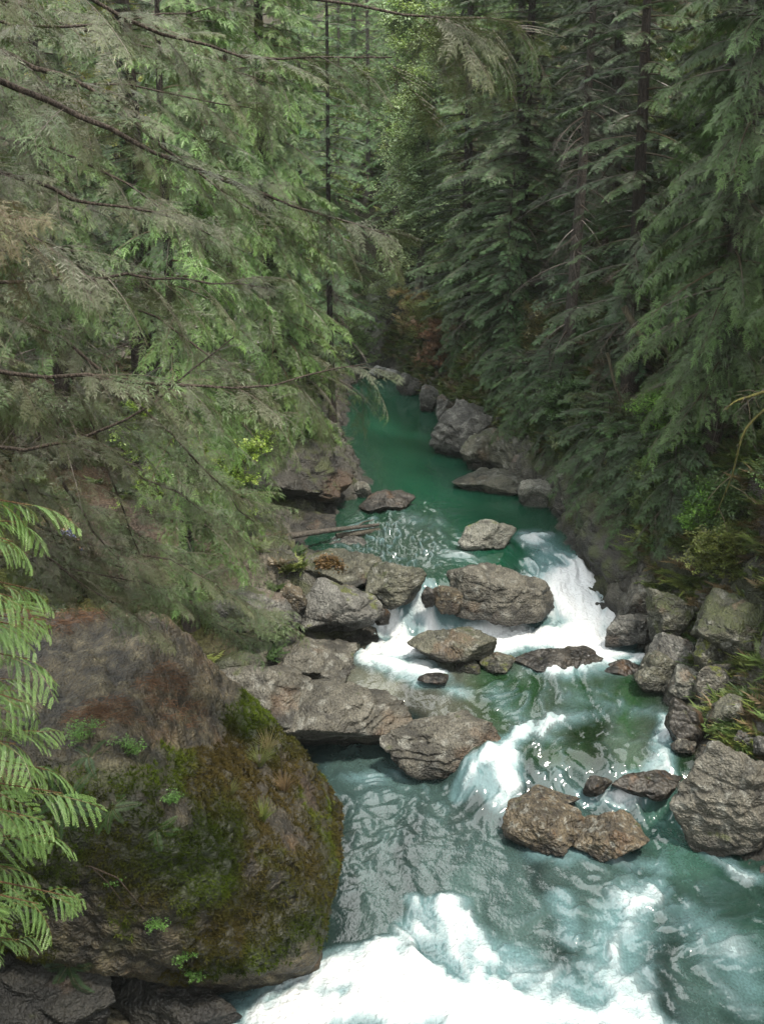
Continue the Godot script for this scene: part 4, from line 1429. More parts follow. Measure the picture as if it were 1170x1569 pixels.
func build_hiker() -> void:
	var at := Vector3(-7.650, 2.283, -23.600)
	at.y = ground(at.x, at.z)
	rock("rock", "flat stone under the resting hiker on the left bank", at + Vector3(-0.1, 0, 0), Vector3(0.5, 0.42, 0.42), 0.3, 401, 26, 1, 0.1)
	var t := thing("person", "person in blue and white top and dark jeans resting on a stone behind the branches", "person", at)
	# sits with the knees to the right (+x), trunk bowed a little forward
	var hip := Vector3(-0.12, 0.56, 0)
	var chest := Vector3(-0.06, 0.92, 0.0)
	var neck := Vector3(-0.02, 1.10, 0.0)
	var skin := Color(0.42, 0.26, 0.19)
	var bones := [[hip, Vector3(-0.10, 0.74, 0), 0.145, 0.125], [Vector3(-0.10, 0.74, 0), chest, 0.125, 0.15], [chest, neck, 0.13, 0.06], [neck, Vector3(0.02, 1.2, 0), 0.055, 0.055]]
	for s: float in [-1.0, 1.0]:
		var z := s * 0.10
		var hp := hip + Vector3(0.02, -0.02, z)
		var kn := Vector3(0.33, 0.58 + 0.03 * s, z * 1.6)
		var an := Vector3(0.30 + 0.06 * s, 0.10, z * 1.5)
		bones.append([hp, kn, 0.095, 0.062])
		bones.append([kn, an, 0.06, 0.042])
		bones.append([an + Vector3(-0.03, -0.05, 0), an + Vector3(0.17, -0.065, 0), 0.042, 0.036])
		var sh := Vector3(-0.03, 1.02, s * 0.18)
		var el := Vector3(0.10, 0.77, s * 0.24)
		var wr := Vector3(0.30, 0.70, s * 0.15)
		bones.append([neck + Vector3(0, -0.06, s * 0.06), sh, 0.06, 0.06])
		bones.append([sh, el, 0.055, 0.042])
		bones.append([el, wr, 0.042, 0.03])
	var g := field_mesh(bones, 0.022, 0.05, func(p: Vector3) -> Color:
		if p.y < 0.12:
			return Color(0.06, 0.05, 0.045)
		if p.y > 1.09:
			return skin
		if p.x > 0.15 and p.y > 0.665 and absf(p.z) > 0.05:
			return skin
		if p.y < 0.60 or p.x > 0.1 and p.y < 0.66:
			return Color(0.022, 0.030, 0.065)
		return Color(0.16, 0.20, 0.48).lerp(Color(0.62, 0.64, 0.72), sst(0.05, 0.2, nz.get_noise_3dv(p * 700))))
	# head with a face, turned toward the stream
	var hc := Vector3(0.04, 1.29, 0)
	var hb := [[hc + Vector3(-0.015, 0.03, 0), hc + Vector3(0.01, 0.02, 0), 0.092, 0.088], [hc + Vector3(0.03, -0.03, 0), hc + Vector3(0.05, -0.085, 0), 0.062, 0.034], [hc + Vector3(0.092, 0.0, 0), hc + Vector3(0.112, -0.03, 0), 0.010, 0.015], [hc + Vector3(-0.0, -0.06, 0), hc + Vector3(-0.01, -0.14, 0), 0.05, 0.05], [hc + Vector3(0.075, -0.062, -0.015), hc + Vector3(0.075, -0.062, 0.015), 0.013, 0.013]]
	for s: float in [-1.0, 1.0]:
		hb.append([hc + Vector3(0, 0.01, s * 0.088), hc + Vector3(-0.005, -0.03, s * 0.086), 0.018, 0.012])
	var hg := field_mesh(hb, 0.009, 0.015, func(p: Vector3) -> Color:
		var q := p - hc
		if q.y > 0.055 + q.x * 0.45 or q.x < -0.045 and q.y > -0.06:
			return Color(0.035, 0.022, 0.014)
		if q.x > 0.05 and absf(q.y + 0.062) < 0.006 and absf(q.z) < 0.024:
			return Color(0.30, 0.12, 0.10)
		if q.x > 0.06 and absf(q.y - 0.005) < 0.008 and absf(absf(q.z) - 0.032) < 0.013:
			return Color(0.04, 0.03, 0.03)
		return skin)
	var off := g.v.size()
	g.v.append_array(hg.v)
	g.c.append_array(hg.c)
	for i in hg.ix:
		g.ix.push_back(i + off)
	for s: float in [-1.0, 1.0]:
		var w := Vector3(0.30, 0.70, s * 0.15)
		g.tube(PackedVector3Array([w - Vector3(0.02, 0, 0), w + Vector3(0.03, 0, 0), w + Vector3(0.085, -0.015, 0)]), 0.026, 0.034, 8, skin)
		for k in 4:
			var q := w + Vector3(0.08, -0.012, (k - 1.5) * 0.019)
			var l: float = [0.062, 0.072, 0.068, 0.052][k]
			g.tube(PackedVector3Array([q, q + Vector3(l * 0.5, -0.006, 0), q + Vector3(l * 0.85, -0.03, 0), q + Vector3(l * 0.9, -0.05, 0)]), 0.0095, 0.007, 6, skin)
		g.tube(PackedVector3Array([w + Vector3(0.02, 0, -s * 0.025), w + Vector3(0.05, -0.005, -s * 0.05), w + Vector3(0.08, -0.02, -s * 0.055)]), 0.011, 0.008, 6, skin)
	part("body", g.mesh(M.cloth, true), t)
	# the yellow bag
	var bg := Geo.new()
	var bag := thing("backpack", "bright orange yellow backpack leaning beside the resting person", "backpack", at + Vector3(0.02, 0.02, 0.45))
	var bm := rock_mesh(Vector3(0.16, 0.22, 0.12), 0.2, 0, 0, 55, 20, 1, 0, 0, -9, [[Vector3(1, 0, 0), Vector3(0.95, 0, 0)], [Vector3(-1, 0, 0), Vector3(-0.95, 0, 0)], [Vector3(0, 1, 0), Vector3(0, 1, 0)], [Vector3(0, -1, 0), Vector3(0, -1, 0)], [Vector3(0, 0, 1), Vector3(0, 0, 1)], [Vector3(0, 0, -1), Vector3(0, 0, -1)], [Vector3(0, 0.8, 0.6), Vector3(0, 0.7, 0.8)]], 0.0, 8.0, "cloth", false, 0.1)
	var ar := bm.surface_get_arrays(0)
	var bc: PackedColorArray = ar[Mesh.ARRAY_COLOR]
	var bv: PackedVector3Array = ar[Mesh.ARRAY_VERTEX]
	for i in bc.size():
		bc[i] = (Color(0.40, 0.19, 0.015) if bv[i].y > -0.1 else Color(0.05, 0.05, 0.05)).linear_to_srgb()
	ar[Mesh.ARRAY_COLOR] = bc
	var am := ArrayMesh.new()
	am.add_surface_from_arrays(Mesh.PRIMITIVE_TRIANGLES, ar)
	am.surface_set_material(0, M.cloth)
	part("sack", am, bag, Vector3(0, 0.22, 0))
	for s: float in [-1.0, 1.0]:
		var stg := Geo.new()
		stg.tube(PackedVector3Array([Vector3(s * 0.07, 0.41, -0.09), Vector3(s * 0.08, 0.34, -0.16), Vector3(s * 0.08, 0.2, -0.17), Vector3(s * 0.08, 0.08, -0.1)]), 0.018, 0.014, 6, Color(0.04, 0.04, 0.04))
		part("strap", stg.mesh(M.cloth, true), bag)


# ---------------------------------------------------------------- everything
func _ready() -> void:
	var cam := Camera3D.new()
	cam.name = "camera"
	cam.position = Vector3(0, 12, 0)
	cam.rotation_degrees = Vector3(-18, 0, 0)
	cam.fov = 53.0
	cam.near = 0.1
	cam.far = 900.0
	add_child(cam)
	var env := Environment.new()
	var sky := Sky.new()
	var sm := ProceduralSkyMaterial.new()
	sm.sky_top_color = Color(0.96, 0.97, 0.965)
	sm.sky_horizon_color = Color(0.95, 0.96, 0.95)
	sm.ground_bottom_color = Color(0.18, 0.2, 0.17)
	sm.ground_horizon_color = Color(0.35, 0.38, 0.36)
	sm.sky_curve = 0.2
	sm.sky_energy_multiplier = 1.15
	sky.sky_material = sm
	env.background_mode = Environment.BG_SKY
	env.sky = sky
	env.tonemap_mode = Environment.TONE_MAPPER_LINEAR
	env.tonemap_exposure = 2.5
	env.fog_enabled = true
	env.fog_density = 0.0002
	env.fog_light_color = Color(0.86, 0.9, 0.9)
	env.sdfgi_enabled = true
	env.ssao_enabled = true
	env.ssil_enabled = true
	var we := WorldEnvironment.new()
	we.name = "world"
	we.environment = env
	add_child(we)
	var sun := DirectionalLight3D.new()
	sun.name = "sun"
	sun.light_energy = 0.9
	sun.light_color = Color(1.0, 0.96, 0.9)
	sun.light_angular_distance = 6.0
	sun.shadow_enabled = true
	sun.look_at_from_position(Vector3(10, 36, 11), Vector3.ZERO)
	add_child(sun)

	for k: Array in [[nz, FastNoiseLite.TYPE_SIMPLEX_SMOOTH, FastNoiseLite.FRACTAL_FBM, 11], [nr, FastNoiseLite.TYPE_SIMPLEX_SMOOTH, FastNoiseLite.FRACTAL_RIDGED, 17]]:
		var f: FastNoiseLite = k[0]
		f.noise_type = k[1]
		f.fractal_type = k[2]
		f.seed = k[3]
		f.frequency = 0.01
		f.fractal_octaves = 4
	nc.noise_type = FastNoiseLite.TYPE_CELLULAR
	nc.cellular_return_type = FastNoiseLite.RETURN_DISTANCE2_SUB
	nc.cellular_jitter = 1.0
	nc.frequency = 0.01
	nc.seed = 23
	nc.fractal_type = FastNoiseLite.FRACTAL_NONE
	var clock := Time.get_ticks_msec()
	make_materials()
	build_terrain()
	print("terrain ", Time.get_ticks_msec() - clock)
	build_water()
	print("water ", Time.get_ticks_msec() - clock)
	make_boughs()
	print("boughs ", Time.get_ticks_msec() - clock)
	build_trees()
	print("trees ", Time.get_ticks_msec() - clock)
	build_rocks()
	print("rocks ", Time.get_ticks_msec() - clock)
	build_foreground_boulder()
	build_near_cedar()
	build_hanging_tree()
	print("near ", Time.get_ticks_msec() - clock)
	build_hiker()
	build_small_things()
	print("all ", Time.get_ticks_msec() - clock)


func build_rocks() -> void:
	rock("boulder", "pale rounded boulder standing in the green pool, yellow moss at its foot", Vector3(2.92, 2.10, -27.15), Vector3(0.77, 0.51, 0.62), 0.07, 1, 36, 3, 0.28, 0.60, 0.00, 0.00, true, 0.00)
	rock("rock", "small upright brown rock wedged left of the big angular slab", Vector3(1.67, 1.70, -23.79), Vector3(0.47, 0.43, 0.38), 0.21, 3, 26, 5, 0.15, 0.60, 0.00, 0.00, false, 0.00)
	rock("boulder", "olive grey boulder with a flat face at the pool outlet, left of the white water", Vector3(0.31, 1.80, -23.93), Vector3(0.86, 0.63, 0.77), 0.08, 14, 44, 2, 0.22, 0.80, 0.15, 0.00, false, 0.00)
	rock("boulder", "flat olive rock shelf running from the left bank into the pool outlet", Vector3(-1.11, 2.10, -24.87), Vector3(1.27, 0.39, 1.01), -0.25, 5, 44, 2, 0.25, 0.60, -0.05, 0.00, false, 0.00)
	rock("boulder", "big grey rock with a yellow green moss cap beside the top of the white water", Vector3(-1.16, 1.50, -22.88), Vector3(1.23, 0.73, 0.86), 0.22, 16, 54, 0, 0.32, 0.70, 0.00, 0.00, true, 0.50)
	rock("rock", "small reddish brown rock against the big grey mossy rock", Vector3(-2.07, 2.20, -22.49), Vector3(0.45, 0.40, 0.36), -0.11, 7, 26, 5, 0.20, 0.60, 0.00, 0.00, false, 0.00)
	rock("rock", "small dark wet rock at the foot of the mossy grey rock", Vector3(0.02, 1.60, -23.20), Vector3(0.25, 0.28, 0.20), 0.26, 8, 20, 4, 0.05, 0.60, 0.00, 0.00, false, 0.00)
	rock("rock", "tiny dark stone in the gap of the outlet beside the upright brown rock", Vector3(1.17, 1.90, -23.69), Vector3(0.21, 0.27, 0.16), 0.03, 9, 18, 4, 0.05, 0.60, 0.00, 0.00, false, 0.00)
	rock("boulder", "tan grey rock with rusty right end below the big mossy rock", Vector3(-1.51, 1.10, -21.31), Vector3(1.20, 0.48, 0.84), 0.27, 21, 54, 1, 0.05, 0.90, -0.05, 0.00, false, 0.00)
	rock("boulder", "smooth water worn sandy rock basin behind the mossy foreground boulder", Vector3(-2.57, 0.90, -20.19), Vector3(1.11, 0.59, 0.89), 0.04, 22, 48, 1, 0.05, 0.30, 0.00, 0.00, false, 0.00)
	rock("boulder", "long overhanging brown rock with dark hollow underneath and wavy layers", Vector3(-1.04, -0.10, -20.05), Vector3(1.82, 1.01, 1.09), -0.19, 23, 70, 1, 0.05, 1.60, 0.06, 0.00, false, 0.60)
	rock("boulder", "long low layered slab reaching right from under the overhanging rock", Vector3(1.19, 0.10, -19.26), Vector3(1.47, 0.68, 0.73), 0.18, 24, 64, 1, 0.05, 1.70, 0.05, 0.00, false, 0.00)
	rock("boulder", "ragged olive rock lying in the middle of the white cascade", Vector3(1.69, 1.15, -22.16), Vector3(0.98, 0.45, 0.59), -0.23, 31, 44, 2, 0.15, 0.60, 0.15, 0.00, false, 0.00)
	rock("rock", "small dark grey stone just right of the ragged rock in the cascade", Vector3(2.24, 1.05, -22.37), Vector3(0.33, 0.17, 0.27), 0.14, 32, 20, 4, 0.05, 0.60, 0.00, 0.00, false, 0.00)
	rock("rock", "small rounded rock capped with bright yellow moss under the cascade", Vector3(2.72, 0.95, -22.02), Vector3(0.43, 0.26, 0.34), -0.09, 33, 26, 2, 0.55, 0.60, 0.00, 0.00, true, 0.00)
	rock("rock", "small low yellowish stone left of the moss capped rock", Vector3(2.02, 0.95, -21.89), Vector3(0.32, 0.16, 0.26), 0.28, 34, 20, 2, 0.40, 0.60, 0.00, 0.00, true, 0.00)
	rock("boulder", "dark wet slab barely breaking the water below the main chute", Vector3(4.32, 0.85, -22.30), Vector3(1.01, 0.28, 0.61), 0.05, 35, 44, 4, 0.05, 0.60, 0.00, 0.00, false, 0.00)
	rock("boulder", "dark brown wet ledge between the slab and the right bank stones", Vector3(5.68, 0.80, -22.03), Vector3(0.59, 0.19, 0.41), -0.18, 36, 36, 4, 0.05, 0.60, 0.00, 0.00, false, 0.00)
	rock("rock", "low dark stone awash at the lower edge of the cascade", Vector3(1.21, 0.95, -21.36), Vector3(0.41, 0.11, 0.33), 0.19, 37, 20, 4, 0.05, 0.60, 0.00, 0.00, false, 0.00)
	rock("boulder", "tan cracked rock at the bend of the right bank beside the chute", Vector3(6.42, 1.70, -23.59), Vector3(0.48, 0.42, 0.38), -0.13, 41, 32, 1, 0.05, 0.60, 0.00, 0.00, false, 0.00)
	rock("boulder", "smooth grey rock on the right bank with its top tilted to the white water", Vector3(6.05, 1.20, -22.99), Vector3(0.72, 0.45, 0.50), 0.24, 42, 40, 0, 0.05, 0.60, 0.12, 0.00, false, 0.00)
	rock("boulder", "split grey angular rock of two blocks above the streaked stone", Vector3(6.80, 1.15, -21.40), Vector3(0.60, 0.50, 0.48), 0.01, 43, 40, 0, 0.05, 0.90, 0.00, 0.00, false, 0.00)
	rock("boulder", "olive leaning stone at the water's edge where the cascade ends", Vector3(6.23, 0.95, -21.09), Vector3(0.49, 0.49, 0.39), -0.22, 44, 34, 2, 0.05, 0.60, 0.00, 0.00, false, 0.00)
	rock("rock", "pale streaked stone below the split grey rock", Vector3(6.79, 1.00, -20.63), Vector3(0.54, 0.38, 0.43), 0.15, 45, 34, 3, 0.05, 1.20, 0.00, 0.00, false, 0.00)
	rock("rock", "upright stone under a thick yellow green moss cap on the right bank", Vector3(7.18, 1.60, -20.63), Vector3(0.36, 0.54, 0.29), -0.08, 46, 34, 2, 0.65, 0.60, 0.00, 0.00, true, 0.00)
	rock("rock", "rounded stone wholly covered with bright yellow moss", Vector3(7.94, 1.70, -20.65), Vector3(0.52, 0.23, 0.42), 0.29, 47, 34, 2, 0.95, 0.60, 0.00, 0.00, true, 0.00)
	rock("boulder", "leaning brown slab with a mossy left edge, above a dark gap", Vector3(7.31, 1.00, -20.12), Vector3(0.53, 0.60, 0.42), 0.06, 48, 40, 1, 0.40, 0.60, 0.50, 0.00, true, 0.00)
	rock("boulder", "long brown slab with a mossy upper edge at the right border of the stones", Vector3(7.96, 1.50, -19.84), Vector3(0.53, 0.36, 0.43), -0.17, 49, 40, 1, 0.40, 0.60, 0.00, 0.00, true, 0.00)
	rock("boulder", "blocky olive brown rock standing under the leaning slab", Vector3(7.29, 0.85, -19.06), Vector3(0.58, 0.63, 0.46), 0.20, 50, 42, 2, 0.10, 0.60, 0.00, 0.00, false, 0.00)
	rock("rock", "ochre stone with a rusty patch beside the blocky olive rock", Vector3(7.78, 1.20, -18.75), Vector3(0.33, 0.38, 0.26), -0.03, 51, 26, 5, 0.05, 0.60, 0.00, 0.00, false, 0.00)
	rock("rock", "small grey stone in the crack above the fractured block", Vector3(7.23, 1.20, -18.15), Vector3(0.21, 0.20, 0.17), -0.26, 52, 18, 0, 0.05, 0.60, 0.00, 0.00, false, 0.00)
	rock("rock", "small pale grey slab lying on the fractured block's far side", Vector3(7.45, 1.30, -17.66), Vector3(0.24, 0.22, 0.20), 0.11, 53, 20, 0, 0.05, 0.60, 0.00, 0.00, false, 0.00)
	rock("boulder", "great fractured block of brown rock with a vertical crack on the right bank", Vector3(6.62, 0.00, -16.72), Vector3(1.10, 1.17, 0.77), -0.12, 54, 76, 1, 0.12, 1.20, 0.00, 0.00, false, 0.00)
	rock("boulder", "brown wet slab sloping into the basin left of the fractured block", Vector3(6.28, 0.75, -18.88), Vector3(0.43, 0.58, 0.34), 0.25, 55, 36, 4, 0.05, 0.60, 0.00, 0.00, false, 0.00)
	rock("rock", "small tan stone sitting on the corner of the fractured block", Vector3(6.22, 0.80, -18.55), Vector3(0.26, 0.20, 0.21), 0.02, 56, 20, 1, 0.05, 0.60, 0.00, 0.00, false, 0.00)
	rock("boulder", "ochre brown rock in midstream with white water spilling over its left side", Vector3(3.13, 0.00, -16.69), Vector3(0.76, 0.42, 0.61), 0.07, 61, 52, 5, 0.05, 1.20, 0.00, 0.00, false, 0.00)
	rock("boulder", "dark ochre rock with two humps, right neighbour of the midstream rock", Vector3(4.28, 0.00, -16.38), Vector3(0.72, 0.42, 0.57), -0.16, 62, 50, 5, 0.05, 1.10, 0.00, 0.00, false, 0.00)
	rock("rock", "small dark stone at the lip of the drop above the midstream rocks", Vector3(4.22, 0.40, -17.68), Vector3(0.21, 0.21, 0.17), 0.21, 63, 20, 4, 0.05, 0.60, 0.00, 0.00, false, 0.00)
	rock("boulder", "low dark ledge at the lip between midstream rocks and fractured block", Vector3(5.26, 0.35, -17.74), Vector3(0.74, 0.27, 0.44), -0.02, 64, 40, 4, 0.05, 0.60, 0.00, 0.00, false, 0.00)
	rock("boulder", "ochre ledge awash just upstream of the midstream rock", Vector3(3.31, 0.20, -17.54), Vector3(0.56, 0.22, 0.39), -0.25, 65, 36, 5, 0.05, 0.60, 0.00, 0.00, false, 0.00)
	rock("boulder", "pale smooth rock at the foot of the right bank upstream of the chute", Vector3(5.01, 2.25, -31.11), Vector3(0.93, 0.49, 0.83), 0.17, 71, 40, 3, 0.05, 0.60, 0.00, 0.00, false, 0.00)
	rock("rock", "dark grey stone resting above the pale smooth rock", Vector3(5.66, 2.50, -32.30), Vector3(0.55, 0.52, 0.44), -0.06, 72, 28, 0, 0.05, 0.60, 0.00, 0.00, false, 0.00)
	rock("rock", "grey stone left of the dark stone, at the mouth of a hollow", Vector3(4.90, 2.50, -33.42), Vector3(0.51, 0.42, 0.40), -0.29, 73, 28, 0, 0.10, 0.60, 0.00, 0.00, false, 0.00)
	rock("rock", "dark wet rock at the waterline below a dripping hollow", Vector3(5.62, 2.20, -29.50), Vector3(0.49, 0.55, 0.40), 0.08, 74, 30, 7, 0.05, 0.60, 0.00, 0.00, false, 0.00)
	rock("boulder", "flat submerged olive shelf at the right edge of the green pool", Vector3(3.51, 2.12, -33.00), Vector3(1.29, 0.35, 1.29), -0.15, 75, 40, 2, 0.05, 0.60, 0.00, 0.00, false, 0.00)
	rock("boulder", "layered grey cliff block rising from the right side of the pool", Vector3(3.49, 2.20, -37.13), Vector3(1.41, 1.24, 1.13), 0.22, 76, 60, 0, 0.20, 1.80, 0.00, 0.00, false, 0.00)
	rock("boulder", "narrow grey rock rib left of the layered cliff block", Vector3(2.66, 2.20, -42.18), Vector3(0.54, 0.77, 0.43), -0.01, 77, 30, 0, 0.05, 1.00, 0.00, 0.00, false, 0.00)
	rock("boulder", "rock point where the pool narrows, under a brown shrub", Vector3(2.03, 2.20, -44.69), Vector3(0.54, 0.70, 0.43), -0.24, 78, 30, 0, 0.10, 1.00, 0.00, 0.00, false, 0.00)
	rock("rock", "small grey rock on the right at the head of the pool", Vector3(1.28, 2.20, -48.41), Vector3(0.55, 0.58, 0.44), 0.13, 79, 24, 0, 0.05, 0.60, 0.00, 0.00, false, 0.00)
	rock("rock", "whitish stone at the far head of the pool", Vector3(-0.20, 2.25, -52.44), Vector3(0.48, 0.39, 0.38), -0.10, 80, 24, 6, 0.05, 0.60, 0.00, 0.00, false, 0.00)
	rock("rock", "second whitish stone at the pool head, smaller and further right", Vector3(0.57, 2.25, -52.01), Vector3(0.37, 0.31, 0.29), 0.27, 81, 20, 6, 0.05, 0.60, 0.00, 0.00, false, 0.00)
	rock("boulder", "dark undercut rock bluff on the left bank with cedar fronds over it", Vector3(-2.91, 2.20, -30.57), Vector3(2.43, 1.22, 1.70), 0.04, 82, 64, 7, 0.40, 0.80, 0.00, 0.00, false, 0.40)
	rock("rock", "small pale stone at the tip of the dark bluff", Vector3(-0.61, 2.20, -31.80), Vector3(0.37, 0.30, 0.30), -0.19, 83, 20, 3, 0.05, 0.60, 0.00, 0.00, false, 0.00)
	rock("rock", "dark low stone awash off the bluff, in the glittering water", Vector3(0.12, 2.15, -30.59), Vector3(0.86, 0.32, 0.77), 0.18, 84, 30, 4, 0.05, 0.60, 0.00, 0.00, false, 0.00)
	rock("boulder", "dark flat rock in the shade under the bluff, behind the log", Vector3(-2.06, 2.10, -29.12), Vector3(0.85, 0.23, 0.68), -0.05, 85, 34, 7, 0.05, 0.60, 0.00, 0.00, false, 0.00)
	rock("boulder", "grey flat stone under the end of the log", Vector3(-1.02, 2.10, -27.46), Vector3(0.60, 0.16, 0.48), -0.28, 86, 30, 0, 0.05, 0.60, 0.00, 0.00, false, 0.00)
	rock("boulder", "grey bedrock hump half hidden by drooping fronds on the left bank", Vector3(-3.04, 2.00, -21.77), Vector3(0.89, 0.64, 0.72), 0.09, 87, 44, 0, 0.20, 0.60, 0.00, 0.00, false, 0.00)
	rock("boulder", "broad mottled crag behind the smooth grey rock, with moss in its cracks", Vector3(6.83, 1.60, -22.23), Vector3(0.67, 0.77, 0.47), 0.01, 103, 54, 2, 0.80, 1.00, 0.00, 0.00, false, 0.00)
	rock("boulder", "big round mossy outcrop with pale lichen spots at the right edge", Vector3(7.91, 1.90, -20.96), Vector3(1.06, 0.75, 0.85), -0.22, 104, 64, 2, 0.95, 0.50, 0.00, 0.00, false, 0.00)
	rock("boulder", "dark crag in the hollow right of the layered cliff block", Vector3(5.12, 2.60, -35.39), Vector3(0.88, 0.87, 0.71), 0.15, 105, 40, 7, 0.25, 1.00, 0.00, 0.00, false, 0.00)
	rock("boulder", "wet black crag beside the dripping hollow", Vector3(6.13, 2.30, -29.26), Vector3(0.59, 0.75, 0.47), -0.08, 106, 40, 7, 0.20, 1.00, 0.00, 0.00, false, 0.00)
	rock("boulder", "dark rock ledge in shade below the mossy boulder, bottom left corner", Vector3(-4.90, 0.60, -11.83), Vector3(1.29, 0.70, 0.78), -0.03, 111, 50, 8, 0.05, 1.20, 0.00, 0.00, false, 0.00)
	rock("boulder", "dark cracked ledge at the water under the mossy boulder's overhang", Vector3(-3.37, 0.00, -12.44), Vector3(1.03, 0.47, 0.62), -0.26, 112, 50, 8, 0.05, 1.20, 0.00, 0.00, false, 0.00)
	rock("boulder", "mossy grey rock at the foot of the layered cliff block, right side", Vector3(3.56, 2.20, -35.42), Vector3(0.95, 0.68, 0.76), 0.29, 107, 36, 2, 0.40, 1.00, 0.00, 0.00, false, 0.00)
	rock("boulder", "dark rock shoulder where the green tongue of water enters the chute", Vector3(6.07, 2.10, -28.11), Vector3(0.62, 0.65, 0.49), 0.06, 108, 40, 7, 0.40, 1.00, 0.00, 0.00, false, 0.00)
	rock("boulder", "flat tan ledge by the sandy rock basin, under the drooping fronds", Vector3(-3.46, 1.20, -21.79), Vector3(0.98, 0.33, 0.79), -0.14, 88, 40, 1, 0.05, 0.60, 0.00, 0.00, false, 0.00)
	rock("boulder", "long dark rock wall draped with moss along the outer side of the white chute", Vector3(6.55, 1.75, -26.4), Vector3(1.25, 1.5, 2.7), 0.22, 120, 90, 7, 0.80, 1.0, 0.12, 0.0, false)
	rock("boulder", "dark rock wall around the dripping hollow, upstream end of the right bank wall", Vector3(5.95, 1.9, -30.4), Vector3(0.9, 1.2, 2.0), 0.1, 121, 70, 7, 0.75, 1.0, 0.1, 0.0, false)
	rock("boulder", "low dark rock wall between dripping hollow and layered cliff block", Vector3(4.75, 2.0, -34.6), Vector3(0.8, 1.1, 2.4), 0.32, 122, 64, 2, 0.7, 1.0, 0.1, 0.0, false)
	rock("boulder", "mossy rock shoulder at the lip where the green tongue of water drops into the chute", Vector3(6.05, 1.85, -28.9), Vector3(0.75, 1.15, 1.3), 0.3, 123, 54, 2, 0.6, 1.0, 0.1, 0.0, false)
	rock("boulder", "dark fissured rock between the long rock wall and the tan cracked rock", Vector3(6.75, 1.5, -24.7), Vector3(0.6, 1.0, 1.0), -0.2, 124, 54, 7, 0.6, 1.0, 0.1, 0.0, false)
	rock("boulder", "mossy boulder half sunk in the right bank between grey bank stones and chute", Vector3(6.3, 2.0, -31.6), Vector3(0.9, 1.0, 1.1), 0.5, 125, 54, 2, 0.7, 1.0, 0.1, 0.0, false)
	var slab := rock_mesh(Vector3(1.24, 0.66, 0.64), -0.22, 0.0, -0.06, 130, 60, 1, 0.0, 0.9, -0.45, [
		[Vector3(0.40, 1, 0.16), Vector3(0, 0.60, 0)], [Vector3(0.06, 0.30, 1), Vector3(0, 0, 0.92)], [Vector3(-1, 0.12, 0.25), Vector3(-0.92, 0, 0)], [Vector3(1, 0.10, 0.15), Vector3(0.95, 0, 0)],
		[Vector3(0.7, 0.35, 0.7), Vector3(0.62, 0.1, 0.5)], [Vector3(0, 0.3, -1), Vector3(0, 0, -0.9)], [Vector3(0, -1, 0), Vector3(0, -0.95, 0)], [Vector3(-0.6, 0.8, -0.2), Vector3(-0.62, 0.72, 0)]], 0.0, 30.0, "rock")
	tag(part("boulder", slab, self, Vector3(2.90, 2.1, -24.18)), "long slanted brown slab with a flat tilted top splitting the white chute", "boulder", "rocks in and beside the stream")


